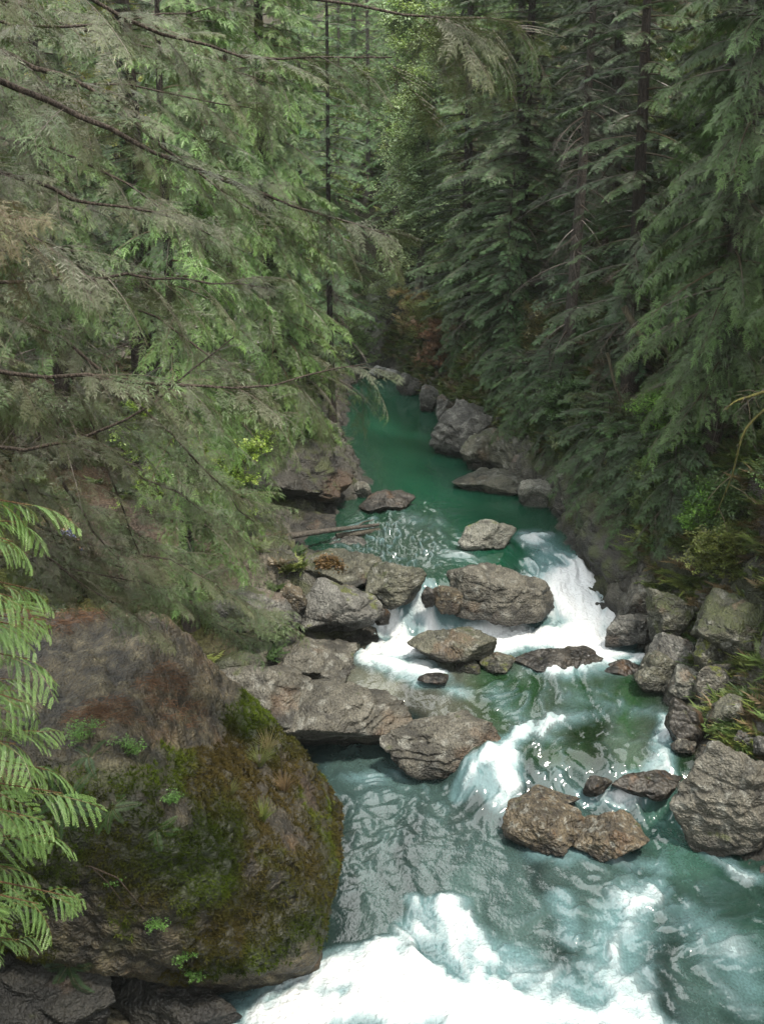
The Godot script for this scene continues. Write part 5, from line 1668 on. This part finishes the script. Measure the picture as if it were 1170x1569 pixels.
func build_trees() -> void:
	var gr := "conifers on the right bank"
	var cold := Color(0.92, 0.93, 0.68)
	var dark := Color(0.48, 0.48, 0.35)  # shade of the right bank put into the leaf tint
	# right bank, far to near along the water
	conifer("hemlock_tree", "dark hemlock at the far end of the right bank, its boughs bounding the pale valley", gr, 3.75, -47.5, 22, 2.9, "hem", {"base": 0.05, "n": 280, "tint": Color(0.98, 1.02, 0.74), "droop": -0.12})
	conifer("hemlock_tree", "tall dense hemlock right of the far one, with tiered boughs over the layered cliff block", gr, 5.3, -40.5, 22, 3.6, "hem", {"base": 0.07, "n": 290, "tint": cold, "dead": 30, "droop": -0.12})
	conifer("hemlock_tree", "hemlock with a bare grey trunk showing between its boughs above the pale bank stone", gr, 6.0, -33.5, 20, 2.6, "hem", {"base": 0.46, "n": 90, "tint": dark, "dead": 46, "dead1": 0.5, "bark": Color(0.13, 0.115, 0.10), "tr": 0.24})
	conifer("hemlock_tree", "leaning hemlock whose lit boughs reach left of the cedar over the chute", gr, 7.2, -29.5, 19, 2.8, "hem", {"base": 0.12, "n": 130, "tint": Color(0.92, 0.94, 0.70), "dead": 24, "droop": -0.2})
	conifer("cedar_tree", "cedar with large grey green drooping fronds high on the right", gr, 8.2, -25.0, 18, 3.0, "ced", {"base": 0.10, "n": 130, "tint": Color(0.78, 0.84, 0.68), "face": 3.7, "dead": 20})
	conifer("cedar_tree", "dark cedar at the right edge with bare twigs below and fronds above", gr, 9.3, -21.5, 17, 2.4, "ced", {"base": 0.16, "n": 90, "tint": Color(0.72, 0.78, 0.66), "face": 3.4, "dead": 60, "dead1": 0.7})
	var back := [
		[8.0, -37.0, 22, 3.4, "shaded hemlock filling the gap behind the bare trunked hemlock"], [9.0, -45.0, 22, 3.6, "shaded hemlock uphill behind the tall dense hemlock"], [10.2, -32.0, 19, 3.2, "shaded hemlock uphill of the leaning hemlock"],
		[11.5, -27.0, 17, 3.2, "shaded hemlock uphill of the grey green cedar"], [12.5, -23.0, 16, 3.0, "shaded hemlock uphill of the dark cedar at the right edge"], [12.5, -39.0, 18, 3.6, "shaded hemlock high on the right slope, second row from the water"],
		[15.0, -33.0, 17, 3.6, "shaded hemlock high on the right slope above the chute, third row"], [6.5, -53.0, 22, 3.4, "hemlock behind the far right bank hemlock, half hidden by it"], [10.5, -53.0, 22, 3.6, "shaded hemlock uphill at the far end of the right slope"],
		[16.0, -26.0, 15, 3.4, "shaded hemlock at the top right, third row from the water"], [9.6, -29.0, 12, 2.4, "young shaded hemlock under the cedar and the leaning hemlock"], [7.6, -42.0, 16, 2.4, "young hemlock between the tall dense hemlock and the slope"],
	]
	for b: Array in back:
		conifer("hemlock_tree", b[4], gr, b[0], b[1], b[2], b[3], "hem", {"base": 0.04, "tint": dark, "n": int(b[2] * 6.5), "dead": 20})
	# young trees and low boughs on the right bank
	conifer("young_hemlock", "young hemlock with bright tips leaning out above the layered cliff block", gr, 4.75, -38.6, 7.5, 2.0, "hem", {"base": 0.05, "n": 70, "tint": Color(1.1, 1.2, 1.0), "face": 3.6, "droop": -0.5})
	conifer("young_hemlock", "young hemlock over the dark hollow by the grey bank stones", gr, 6.2, -34.4, 6.5, 1.9, "hem", {"base": 0.05, "n": 60, "tint": Color(0.9, 1.05, 0.95), "face": 3.4, "droop": -0.5})
	conifer("young_hemlock", "young hemlock between leaning hemlock and ferny slope", gr, 7.6, -31.0, 7.0, 2.0, "hem", {"base": 0.05, "n": 60, "tint": Color(0.95, 1.05, 1.0), "face": 3.2, "droop": -0.5})
	conifer("young_cedar", "young cedar low on the right slope under the drooping fronds", gr, 8.6, -26.5, 7.0, 1.7, "ced", {"base": 0.1, "n": 40, "tint": Color(0.9, 1.05, 1.1), "face": 3.4})
	var hang := [
		[4.9, -34.9, "hanging hemlock sapling over the dark hollow, left of the grey bank stones", 0.95], [5.6, -32.0, "hanging hemlock sapling above the pale smooth bank rock", 0.8], [6.1, -29.6, "hanging hemlock sapling above the wet black crag", 0.85], [4.65, -37.3, "hanging hemlock sapling right above the layered cliff block", 1.0],
		[6.25, -27.2, "hanging hemlock sapling on the crest of the right rock wall", 0.9], [5.5, -33.3, "dark hemlock sapling behind the hollow of the right bank", 0.75], [6.9, -25.4, "small hemlock sapling on top of the tall mossy crag", 0.8], [3.5, -45.8, "hemlock sapling at the foot of the far right bank hemlock", 1.0], 
		[6.1, -28.6, "sapling with drooping boughs over the upstream end of the long rock wall", 0.8], [6.75, -25.9, "sapling with drooping boughs over the middle of the long rock wall", 0.75], [7.3, -24.4, "sapling with drooping boughs at the downstream end of the long rock wall", 0.8],
	]
	for b: Array in hang:
		conifer("hemlock_sapling", b[2], "hanging saplings on the right bank", b[0], b[1], 2.6, 1.5, "hem", {"base": 0.05, "n": 44, "droop": -0.75, "tint": Color(0.84, 0.98, 0.60) * float(b[3]), "taper": 0.35})
	# left bank
	gr = "conifers on the left bank"
	var fresh := Color(1.15, 1.2, 0.95)
	conifer("cedar_tree", "bright green cedar whose fronds hang over the dark bluff by the pool", gr, -3.3, -31.5, 21, 2.7, "ced", {"base": 0.06, "n": 210, "tint": fresh, "face": -0.3})
	conifer("cedar_tree", "cedar with drooping fronds in front of the bright green one, above the log", gr, -4.6, -26.6, 17, 2.5, "ced", {"base": 0.07, "n": 150, "tint": Color(1.05, 1.15, 0.95), "face": -0.6})
	conifer("cedar_tree", "low cedar by the grey bedrock hump, nearest of the left bank cedars", gr, -4.4, -21.6, 15, 2.3, "ced", {"base": 0.14, "n": 70, "tint": Color(1.15, 1.25, 0.95), "face": -0.4, "y": 1.9, "droop": -0.4})
	conifer("hemlock_tree", "slim hemlock with a bare dark trunk standing at the left side of the pool", gr, -1.95, -40.0, 20, 2.3, "hem", {"base": 0.24, "n": 120, "tint": Color(1.25, 1.35, 1.3), "dead": 14, "tr": 0.17, "bark": Color(0.085, 0.075, 0.065)})
	conifer("hemlock_tree", "thick trunked hemlock seen deep in the left bank forest", gr, -8.0, -34.0, 22, 3.0, "hem", {"base": 0.33, "n": 110, "tint": Color(1.0, 1.05, 0.9), "tr": 0.42, "dead": 30, "bark": Color(0.075, 0.065, 0.06)})
	conifer("hemlock_tree", "thin straight hemlock between the thick trunk and the bright green cedar", gr, -5.3, -36.0, 21, 2.4, "hem", {"base": 0.36, "n": 90, "tint": Color(1.1, 1.15, 0.95), "tr": 0.15, "dead": 20})
	conifer("hemlock_tree", "bluish hemlock behind the slim pool side hemlock", gr, -3.6, -46.5, 21, 2.6, "hem", {"base": 0.05, "n": 190, "tint": Color(1.4, 1.5, 1.35), "bark": Color(0.15, 0.135, 0.12), "tr": 0.18})
	conifer("cedar_tree", "cedar uphill of the resting hiker with grey green foliage", gr, -9.0, -28.5, 19, 3.0, "ced", {"base": 0.2, "n": 130, "tint": Color(1.0, 1.0, 0.95), "dead": 24})
	conifer("hemlock_tree", "hemlock between the cedar uphill and the thick trunked hemlock", gr, -6.6, -29.8, 20, 2.6, "hem", {"base": 0.22, "n": 120, "tint": Color(1.0, 1.02, 0.85), "dead": 30})
	var lb := [
		[-12.5, -33.0, 21, 3.4, "hemlock at the far left, first row behind the hiker's cedar"], [-11.5, -40.0, 22, 3.4, "hemlock behind the thick trunked hemlock, left of the pale gravel"], [-16.5, -38.0, 22, 3.6, "hemlock at the far left uphill, behind the first row"],
		[-7.5, -48.0, 21, 2.8, "hemlock on the pale gravel bank beyond the thin straight one"], [-12.0, -52.0, 23, 3.4, "hemlock far back across the pale gravel"], [-13.0, -25.0, 19, 3.2, "hemlock uphill at the left edge, level with the hiker"], [-19.0, -47.0, 23, 3.6, "hemlock farthest left on the hill behind the gravel"],
	]
	for b: Array in lb:
		conifer("hemlock_tree", b[4], gr, b[0], b[1], b[2], b[3], "hem", {"base": 0.06, "tint": Color(1.05, 1.1, 0.9), "n": int(b[2] * 4.5), "dead": 20})
	# valley beyond the pool
	gr = "conifers beyond the pool"
	var haze_tint := Color(2.1, 2.1, 1.7)  # raised leaf tint, painting valley haze and light onto far trees
	var far := [
		[-2.6, -57.5, 22, 2.6, "pale hemlock with a visible trunk at the left of the valley opening", "hem"], [0.9, -63.0, 22, 2.6, "pale blue green hemlock in the middle of the valley opening", "hem"], [-0.9, -70.0, 23, 3.0, "pale hemlock behind the middle one, in the valley opening", "hem"],
		[3.9, -66.0, 22, 2.8, "pale hemlock right of the alder in the valley opening", "ced"], [-5.5, -66.0, 23, 3.0, "tall pale cedar left in the valley, behind the visible trunk", "ced"], [2.0, -76.0, 24, 3.2, "pale hemlock behind the alder", "hem"], [-3.0, -80.0, 24, 3.4, "pale cedar deep in the valley left of centre", "ced"],
	]
	for b: Array in far:
		conifer("pale_" + ("hemlock" if b[5] == "hem" else "cedar"), b[4], gr, b[0], b[1], b[2], b[3], b[5], {"base": 0.04, "tint": haze_tint, "n": int(b[2] * 6.5), "bark": Color(0.20, 0.18, 0.16), "tr": 0.2})
	broadleaf("alder_tree", "pale slender alder in fresh yellow green leaf in the valley opening", "broadleaf trees", 1.6, -55.0, 20, 2.4, Color(0.34, 0.45, 0.24), {"limbs": 90, "leaves": 15, "leaf": 1.5, "base": 0.15, "stems": 2})
	broadleaf("alder_tree", "smaller alder in yellow green leaf left behind the slim hemlock", "broadleaf trees", -3.2, -53.5, 14, 2.3, Color(0.17, 0.23, 0.07), {"limbs": 36, "leaves": 10, "leaf": 1.2})
	broadleaf("maple_tree", "yellow leaved maple glowing through the hanging limbs at the top left", "broadleaf trees", -11.3, -46.0, 19, 3.2, Color(0.36, 0.33, 0.09), {"limbs": 50, "leaves": 10, "leaf": 1.5, "base": 0.4})
	rng.seed = 900
	var hill := []
	var tries := 0
	while hill.size() < 36 and tries < 4000:
		tries += 1
		var z := rr(-125, -72)
		var x := rr(-0.30, 0.22) * -z - 4.0
		var ok := true
		for q: Vector2 in hill:
			if q.distance_to(Vector2(x, z)) < 4.6:
				ok = false
				break
		if ok:
			hill.push_back(Vector2(x, z))
	for q: Vector2 in hill:
		var sd := int(absf(q.x * 37 + q.y * 91))
		var k := "hem" if sd % 3 else "ced"
		conifer("far_conifer", "tall pale conifer of the dense forest on the far hillside beyond the valley opening", "far hillside conifers", q.x, q.y, 15.0 + sd % 6, 3.2, k, {"base": 0.06, "tint": haze_tint, "n": 110, "bark": Color(0.2, 0.18, 0.16)})


func build_small_things() -> void:
	# shrubs
	var sh := [
		["shrub", "bright green leafy shrub half way up the right slope", 7.5, -25.9, 2.1, 1.15, Color(0.182, 0.350, 0.063)],
		["shrub", "small bright green shrub below and right of the leafy one on the right slope", 7.75, -23.6, 1.1, 0.6, Color(0.168, 0.322, 0.063)],
		["shrub", "dull green shrub on the crest of the right bank rock wall", 6.95, -27.2, 1.5, 0.9, Color(0.10, 0.125, 0.05)],
		["shrub", "reddish brown shrub leaning over the pool beside the far hemlock", 2.75, -47.5, 2.4, 1.3, Color(0.26, 0.14, 0.08)],
		["shrub", "orange tinged shrub at the far head of the pool", 1.4, -53.5, 2.6, 1.4, Color(0.27, 0.22, 0.10)],
		["shrub", "yellow green shrub on the right above the pool head", 2.2, -50.8, 2.2, 1.2, Color(0.30, 0.34, 0.11)],
		["shrub", "yellow green bush glowing behind the hanging twigs on the left bank", -5.6, -25.6, 3.0, 1.7, Color(0.22, 0.33, 0.05)],
		["shrub", "yellow green bush right of the glowing one, near the log", -4.2, -25.2, 2.6, 1.4, Color(0.21, 0.31, 0.05)],
		["shrub", "low green plant behind the flat top of the mossy boulder", -4.6, -17.4, 0.9, 0.9, Color(0.10, 0.19, 0.035)],
		["shrub", "low green plant by the left edge behind the mossy boulder", -6.4, -18.0, 0.8, 0.8, Color(0.09, 0.17, 0.035)],
		["shrub", "orange brown shrub beside the reddish stone at the outlet", -1.25, -24.4, 0.3, 0.22, Color(0.13, 0.08, 0.03)],
		["shrub", "green bush closing the head of the pool, left of the whitish stones", -1.6, -55.0, 3.0, 1.8, Color(0.20, 0.32, 0.11)],
		["shrub", "pale green bush behind the whitish stones at the pool head", 0.3, -57.0, 3.4, 1.9, Color(0.30, 0.38, 0.16)],
		["shrub", "dull olive bush on the left shore under the slim pool side hemlock", -2.9, -43.0, 2.2, 1.5, Color(0.10, 0.13, 0.045)],
		["shrub", "fresh green bush at the left shore near the pool head", -3.4, -49.5, 2.8, 1.7, Color(0.13, 0.20, 0.06)],
		["shrub", "trailing green bush hanging over the dark hollow of the right bank", 5.9, -31.6, 1.6, 1.2, Color(0.084, 0.154, 0.049)],
		["shrub", "trailing olive bush above the wet black crag", 6.4, -29.6, 1.5, 1.2, Color(0.105, 0.133, 0.049)],
		["shrub", "dark green bush on the tall mossy crag", 7.4, -25.4, 1.3, 1.0, Color(0.084, 0.147, 0.042)],
		["shrub", "yellowish low bush between mottled crag and lichen spotted outcrop", 8.0, -22.6, 1.0, 0.9, Color(0.140, 0.168, 0.042)],
		["shrub", "dark green bush on the crest above the lichen spotted outcrop", 9.0, -20.8, 1.4, 1.1, Color(0.077, 0.133, 0.042)],
		["shrub", "green bush above the layered cliff block", 4.6, -41.5, 1.6, 1.2, Color(0.07, 0.12, 0.04)],
		["shrub", "leafy bush on the mossy top of the dark bluff", -2.4, -33.0, 1.2, 1.2, Color(0.07, 0.12, 0.035)],
		["shrub", "dull green bush at the foot of the slope beside the large fern", 7.0, -24.9, 1.2, 0.9, Color(0.105, 0.154, 0.042)],
		["shrub", "olive bush between the leafy shrub and the right edge ferns", 8.4, -25.9, 1.6, 1.1, Color(0.098, 0.133, 0.042)],
		["shrub", "small dark bush right of the large fern", 8.1, -23.2, 1.1, 0.9, Color(0.077, 0.126, 0.042)],
		["shrub", "dark bush behind the bare hanging twig at the far right", 9.2, -25.3, 1.8, 1.2, Color(0.063, 0.112, 0.042)],
		["shrub", "brownish bush below the pale crooked branch", 7.3, -30.8, 2.0, 1.3, Color(0.085, 0.075, 0.035)],
		["shrub", "bare brown twiggy bush in front of the resting hiker", Vector3(-7.307, 2.277, -22.400).x, Vector3(-7.307, 2.277, -22.400).z, 1.5, 1.0, Color(0.07, 0.06, 0.035)],
		["shrub", "ochre bush under the tall dense hemlock on the right", 5.9, -36.5, 2.2, 1.3, Color(0.14, 0.13, 0.05)],
	]
	for f: Array in sh:
		broadleaf(f[0], f[1], "shrubs along the banks", f[2], f[3], f[4], f[5], f[6], {"cat": "shrub", "stems": 5, "limbs": 8, "leaves": 8, "base": 0.15, "wood": "stems", "crown": "foliage", "bark": Color(0.11, 0.08, 0.06), "leaf": 0.75, "tr": 0.014})
	# ferns on the right slope
	var fs := [
		["large sword fern spreading from the right slope above the split grey rock", 7.5, -24.1, 1.1, 14], ["sword fern hanging at the right edge below the dark cedar", 8.6, -23.9, 1.2, 13], ["sword fern high on the right edge, above the hanging one", 9.1, -24.9, 1.2, 13],
		["sword fern on the slope between leafy shrub and rock wall", 7.5, -25.6, 0.7, 10], ["sword fern above the crest of the rock wall", 7.3, -28.0, 0.8, 11], ["small sword fern under the bright green shrub", 8.0, -25.0, 0.6, 9],
	]
	var i := 0
	for f: Array in fs:
		i += 1
		var p := Vector3(f[1], ground(f[1], f[2]) + 0.05, f[2])
		fern(f[0], p, f[3], f[4], 800 + i, Vector3(-0.7, 0.7, 0.3), Color(0.95, 1.1, 1.05))
	# driftwood
	var lg := Geo.new()
	var a := Vector3(-3.568, 2.750, -25.793)
	var lp := limb_path([a, Vector3(-2.584, 2.700, -26.460), Vector3(-1.376, 2.600, -27.298), Vector3(-0.095, 2.450, -28.198)], 12)
	for k in lp.size():
		lp[k] -= a
	lg.tube(lp, 0.12, 0.045, 9, Color(0.20, 0.18, 0.155), 1.0, 0.08)
	lg.tube(PackedVector3Array([lp[9], lp[9] + Vector3(0.2, 0.12, -0.1), lp[9] + Vector3(0.5, 0.16, -0.2)]), 0.03, 0.012, 6, Color(0.2, 0.18, 0.15))
	tag(part("driftwood_log", lg.mesh(M.bark, true), self, a), "long thin grey log reaching from the left bank over the outlet", "log", "driftwood at the outlet")
	var lg2 := Geo.new()
	var b := Vector3(-1.301, 2.300, -27.598)
	lg2.tube(PackedVector3Array([Vector3.ZERO, Vector3(-0.747, 2.320, -27.766) - b, Vector3(-0.095, 2.280, -28.227) - b]), 0.10, 0.08, 9, Color(0.19, 0.175, 0.14), 1.0, 0.06)
	tag(part("driftwood_log", lg2.mesh(M.bark, true), self, b), "short log lying below the tip of the long thin one", "log", "driftwood at the outlet")
	# twisted bare branches on the right slope
	rng.seed = 33
	var tw := [
		["pale crooked dead branch arching down from the right slope above the shrub", [Vector3(6.315, 8.806, -27.200), Vector3(6.818, 8.000, -26.900), Vector3(7.409, 7.760, -26.800), Vector3(7.561, 6.987, -26.800), Vector3(7.331, 5.912, -26.900)], 0.09],
		["thin crooked root looping beside the pale dead branch", [Vector3(6.013, 7.578, -27.400), Vector3(6.303, 6.559, -27.200), Vector3(6.897, 5.663, -27.200), Vector3(7.235, 4.749, -27.200)], 0.05],
		["mossy yellowish branch poking in from the right edge", [Vector3(7.705, 8.226, -19.500), Vector3(7.066, 8.031, -19.400), Vector3(6.729, 7.950, -19.300), Vector3(6.584, 7.785, -19.300)], 0.045],
		["bare hanging twig at the far right below the mossy branch", [Vector3(7.576, 7.801, -19.700), Vector3(7.087, 7.303, -19.600), Vector3(7.000, 6.316, -19.800), Vector3(6.892, 5.358, -20.200)], 0.03],
	]
	for f: Array in tw:
		var g := Geo.new()
		var pts: Array = f[1]
		var path := limb_path(pts, 14)
		g.tube(path, f[2], f[2] * 0.3, 7, Color(0.17, 0.15, 0.10) if "mossy" not in f[0] else Color(0.20, 0.19, 0.06), 1.0, 0.1)
		for k in 7:
			var q := path[rng.randi_range(2, 12)]
			var d := Vector3(rr(-1, 1), rr(-1, 0.3), rr(-0.3, 1)) * rr(0.3, 0.8)
			g.tube(PackedVector3Array([q, q + d * 0.5 + Vector3(0, 0.05, 0), q + d]), f[2] * 0.3, 0.006, 5, Color(0.14, 0.12, 0.08))
		tag(part("bare_branch", g.mesh(M.bark, true), self), f[0], "branch", "bare branches on the right slope")
	# undergrowth: small ferns, moss cushions and seedlings nobody could count
	rng.seed = 950
	var um := Geo.new()
	for k in 26:
		var az := rr(0, TAU)
		var d := Vector3(cos(az), rr(0.2, 1.3), sin(az)).normalized()
		var p := Vector3(rr(-0.15, 0.15), 0, rr(-0.15, 0.15))
		var n := Vector3(-d.x, 1.4, -d.z).normalized()
		n = (n - d * n.dot(d)).normalized()
		spray(um, p, d, n, rr(0.18, 0.42), 6, 0.34, 0.34, Color(0.75, 0.75, 0.75), Color(1, 1, 1), 0.5)
	var ua := []
	var ub := []
	for k in 16000:
		var z := -rr(17.0, 95.0)
		var x := rr(-0.36, 0.42) * -z
		if k % 2 == 0:
			z = -rr(17.5, 56.0)
			x = table(XR, z) + rr(0.3, 1.0) * rr(0.4, 9.0)
		var xl := table(XL, z)
		var xr := table(XR, z)
		if x > xl - 1.2 and x < xr + 0.35:
			continue
		if x < 0 and Vector2(x, (z + 24.5) * 1.1).distance_to(Vector2(-6.6, 0)) < 2.8:
			continue
		var y := ground(x, z)
		if x < xl and y < 4.6 and z > -30.0 and rng.randf() < 0.6:
			continue
		var s := rr(0.6, 1.7) * (1.0 + 0.4 * sst(-40.0, -80.0, z))
		ua.push_back(Transform3D(Basis(Vector3.UP, rr(0, TAU)) * Basis(Vector3(1, 0, 0), rr(-0.4, 0.4)) * Basis.from_scale(Vector3(s, s * rr(0.6, 1.1), s)), Vector3(x, y - 0.03, z)))
		var c := Color(0.035, 0.065, 0.022).lerp(Color(0.085, 0.10, 0.025), rng.randf()).lerp(Color(0.085, 0.055, 0.035), 0.8 if rng.randf() < 0.25 else 0.0)
		ub.push_back(scaled(c, rr(0.9, 1.5) * (1.35 if x > 0 else 1.0)))
	var u := copies("undergrowth", um.mesh(M.leaf), ua, ub, self)
	u.set_meta("kind", "stuff")
	tag(u, "low ferns, seedlings and dead stems covering both forest slopes", "undergrowth")
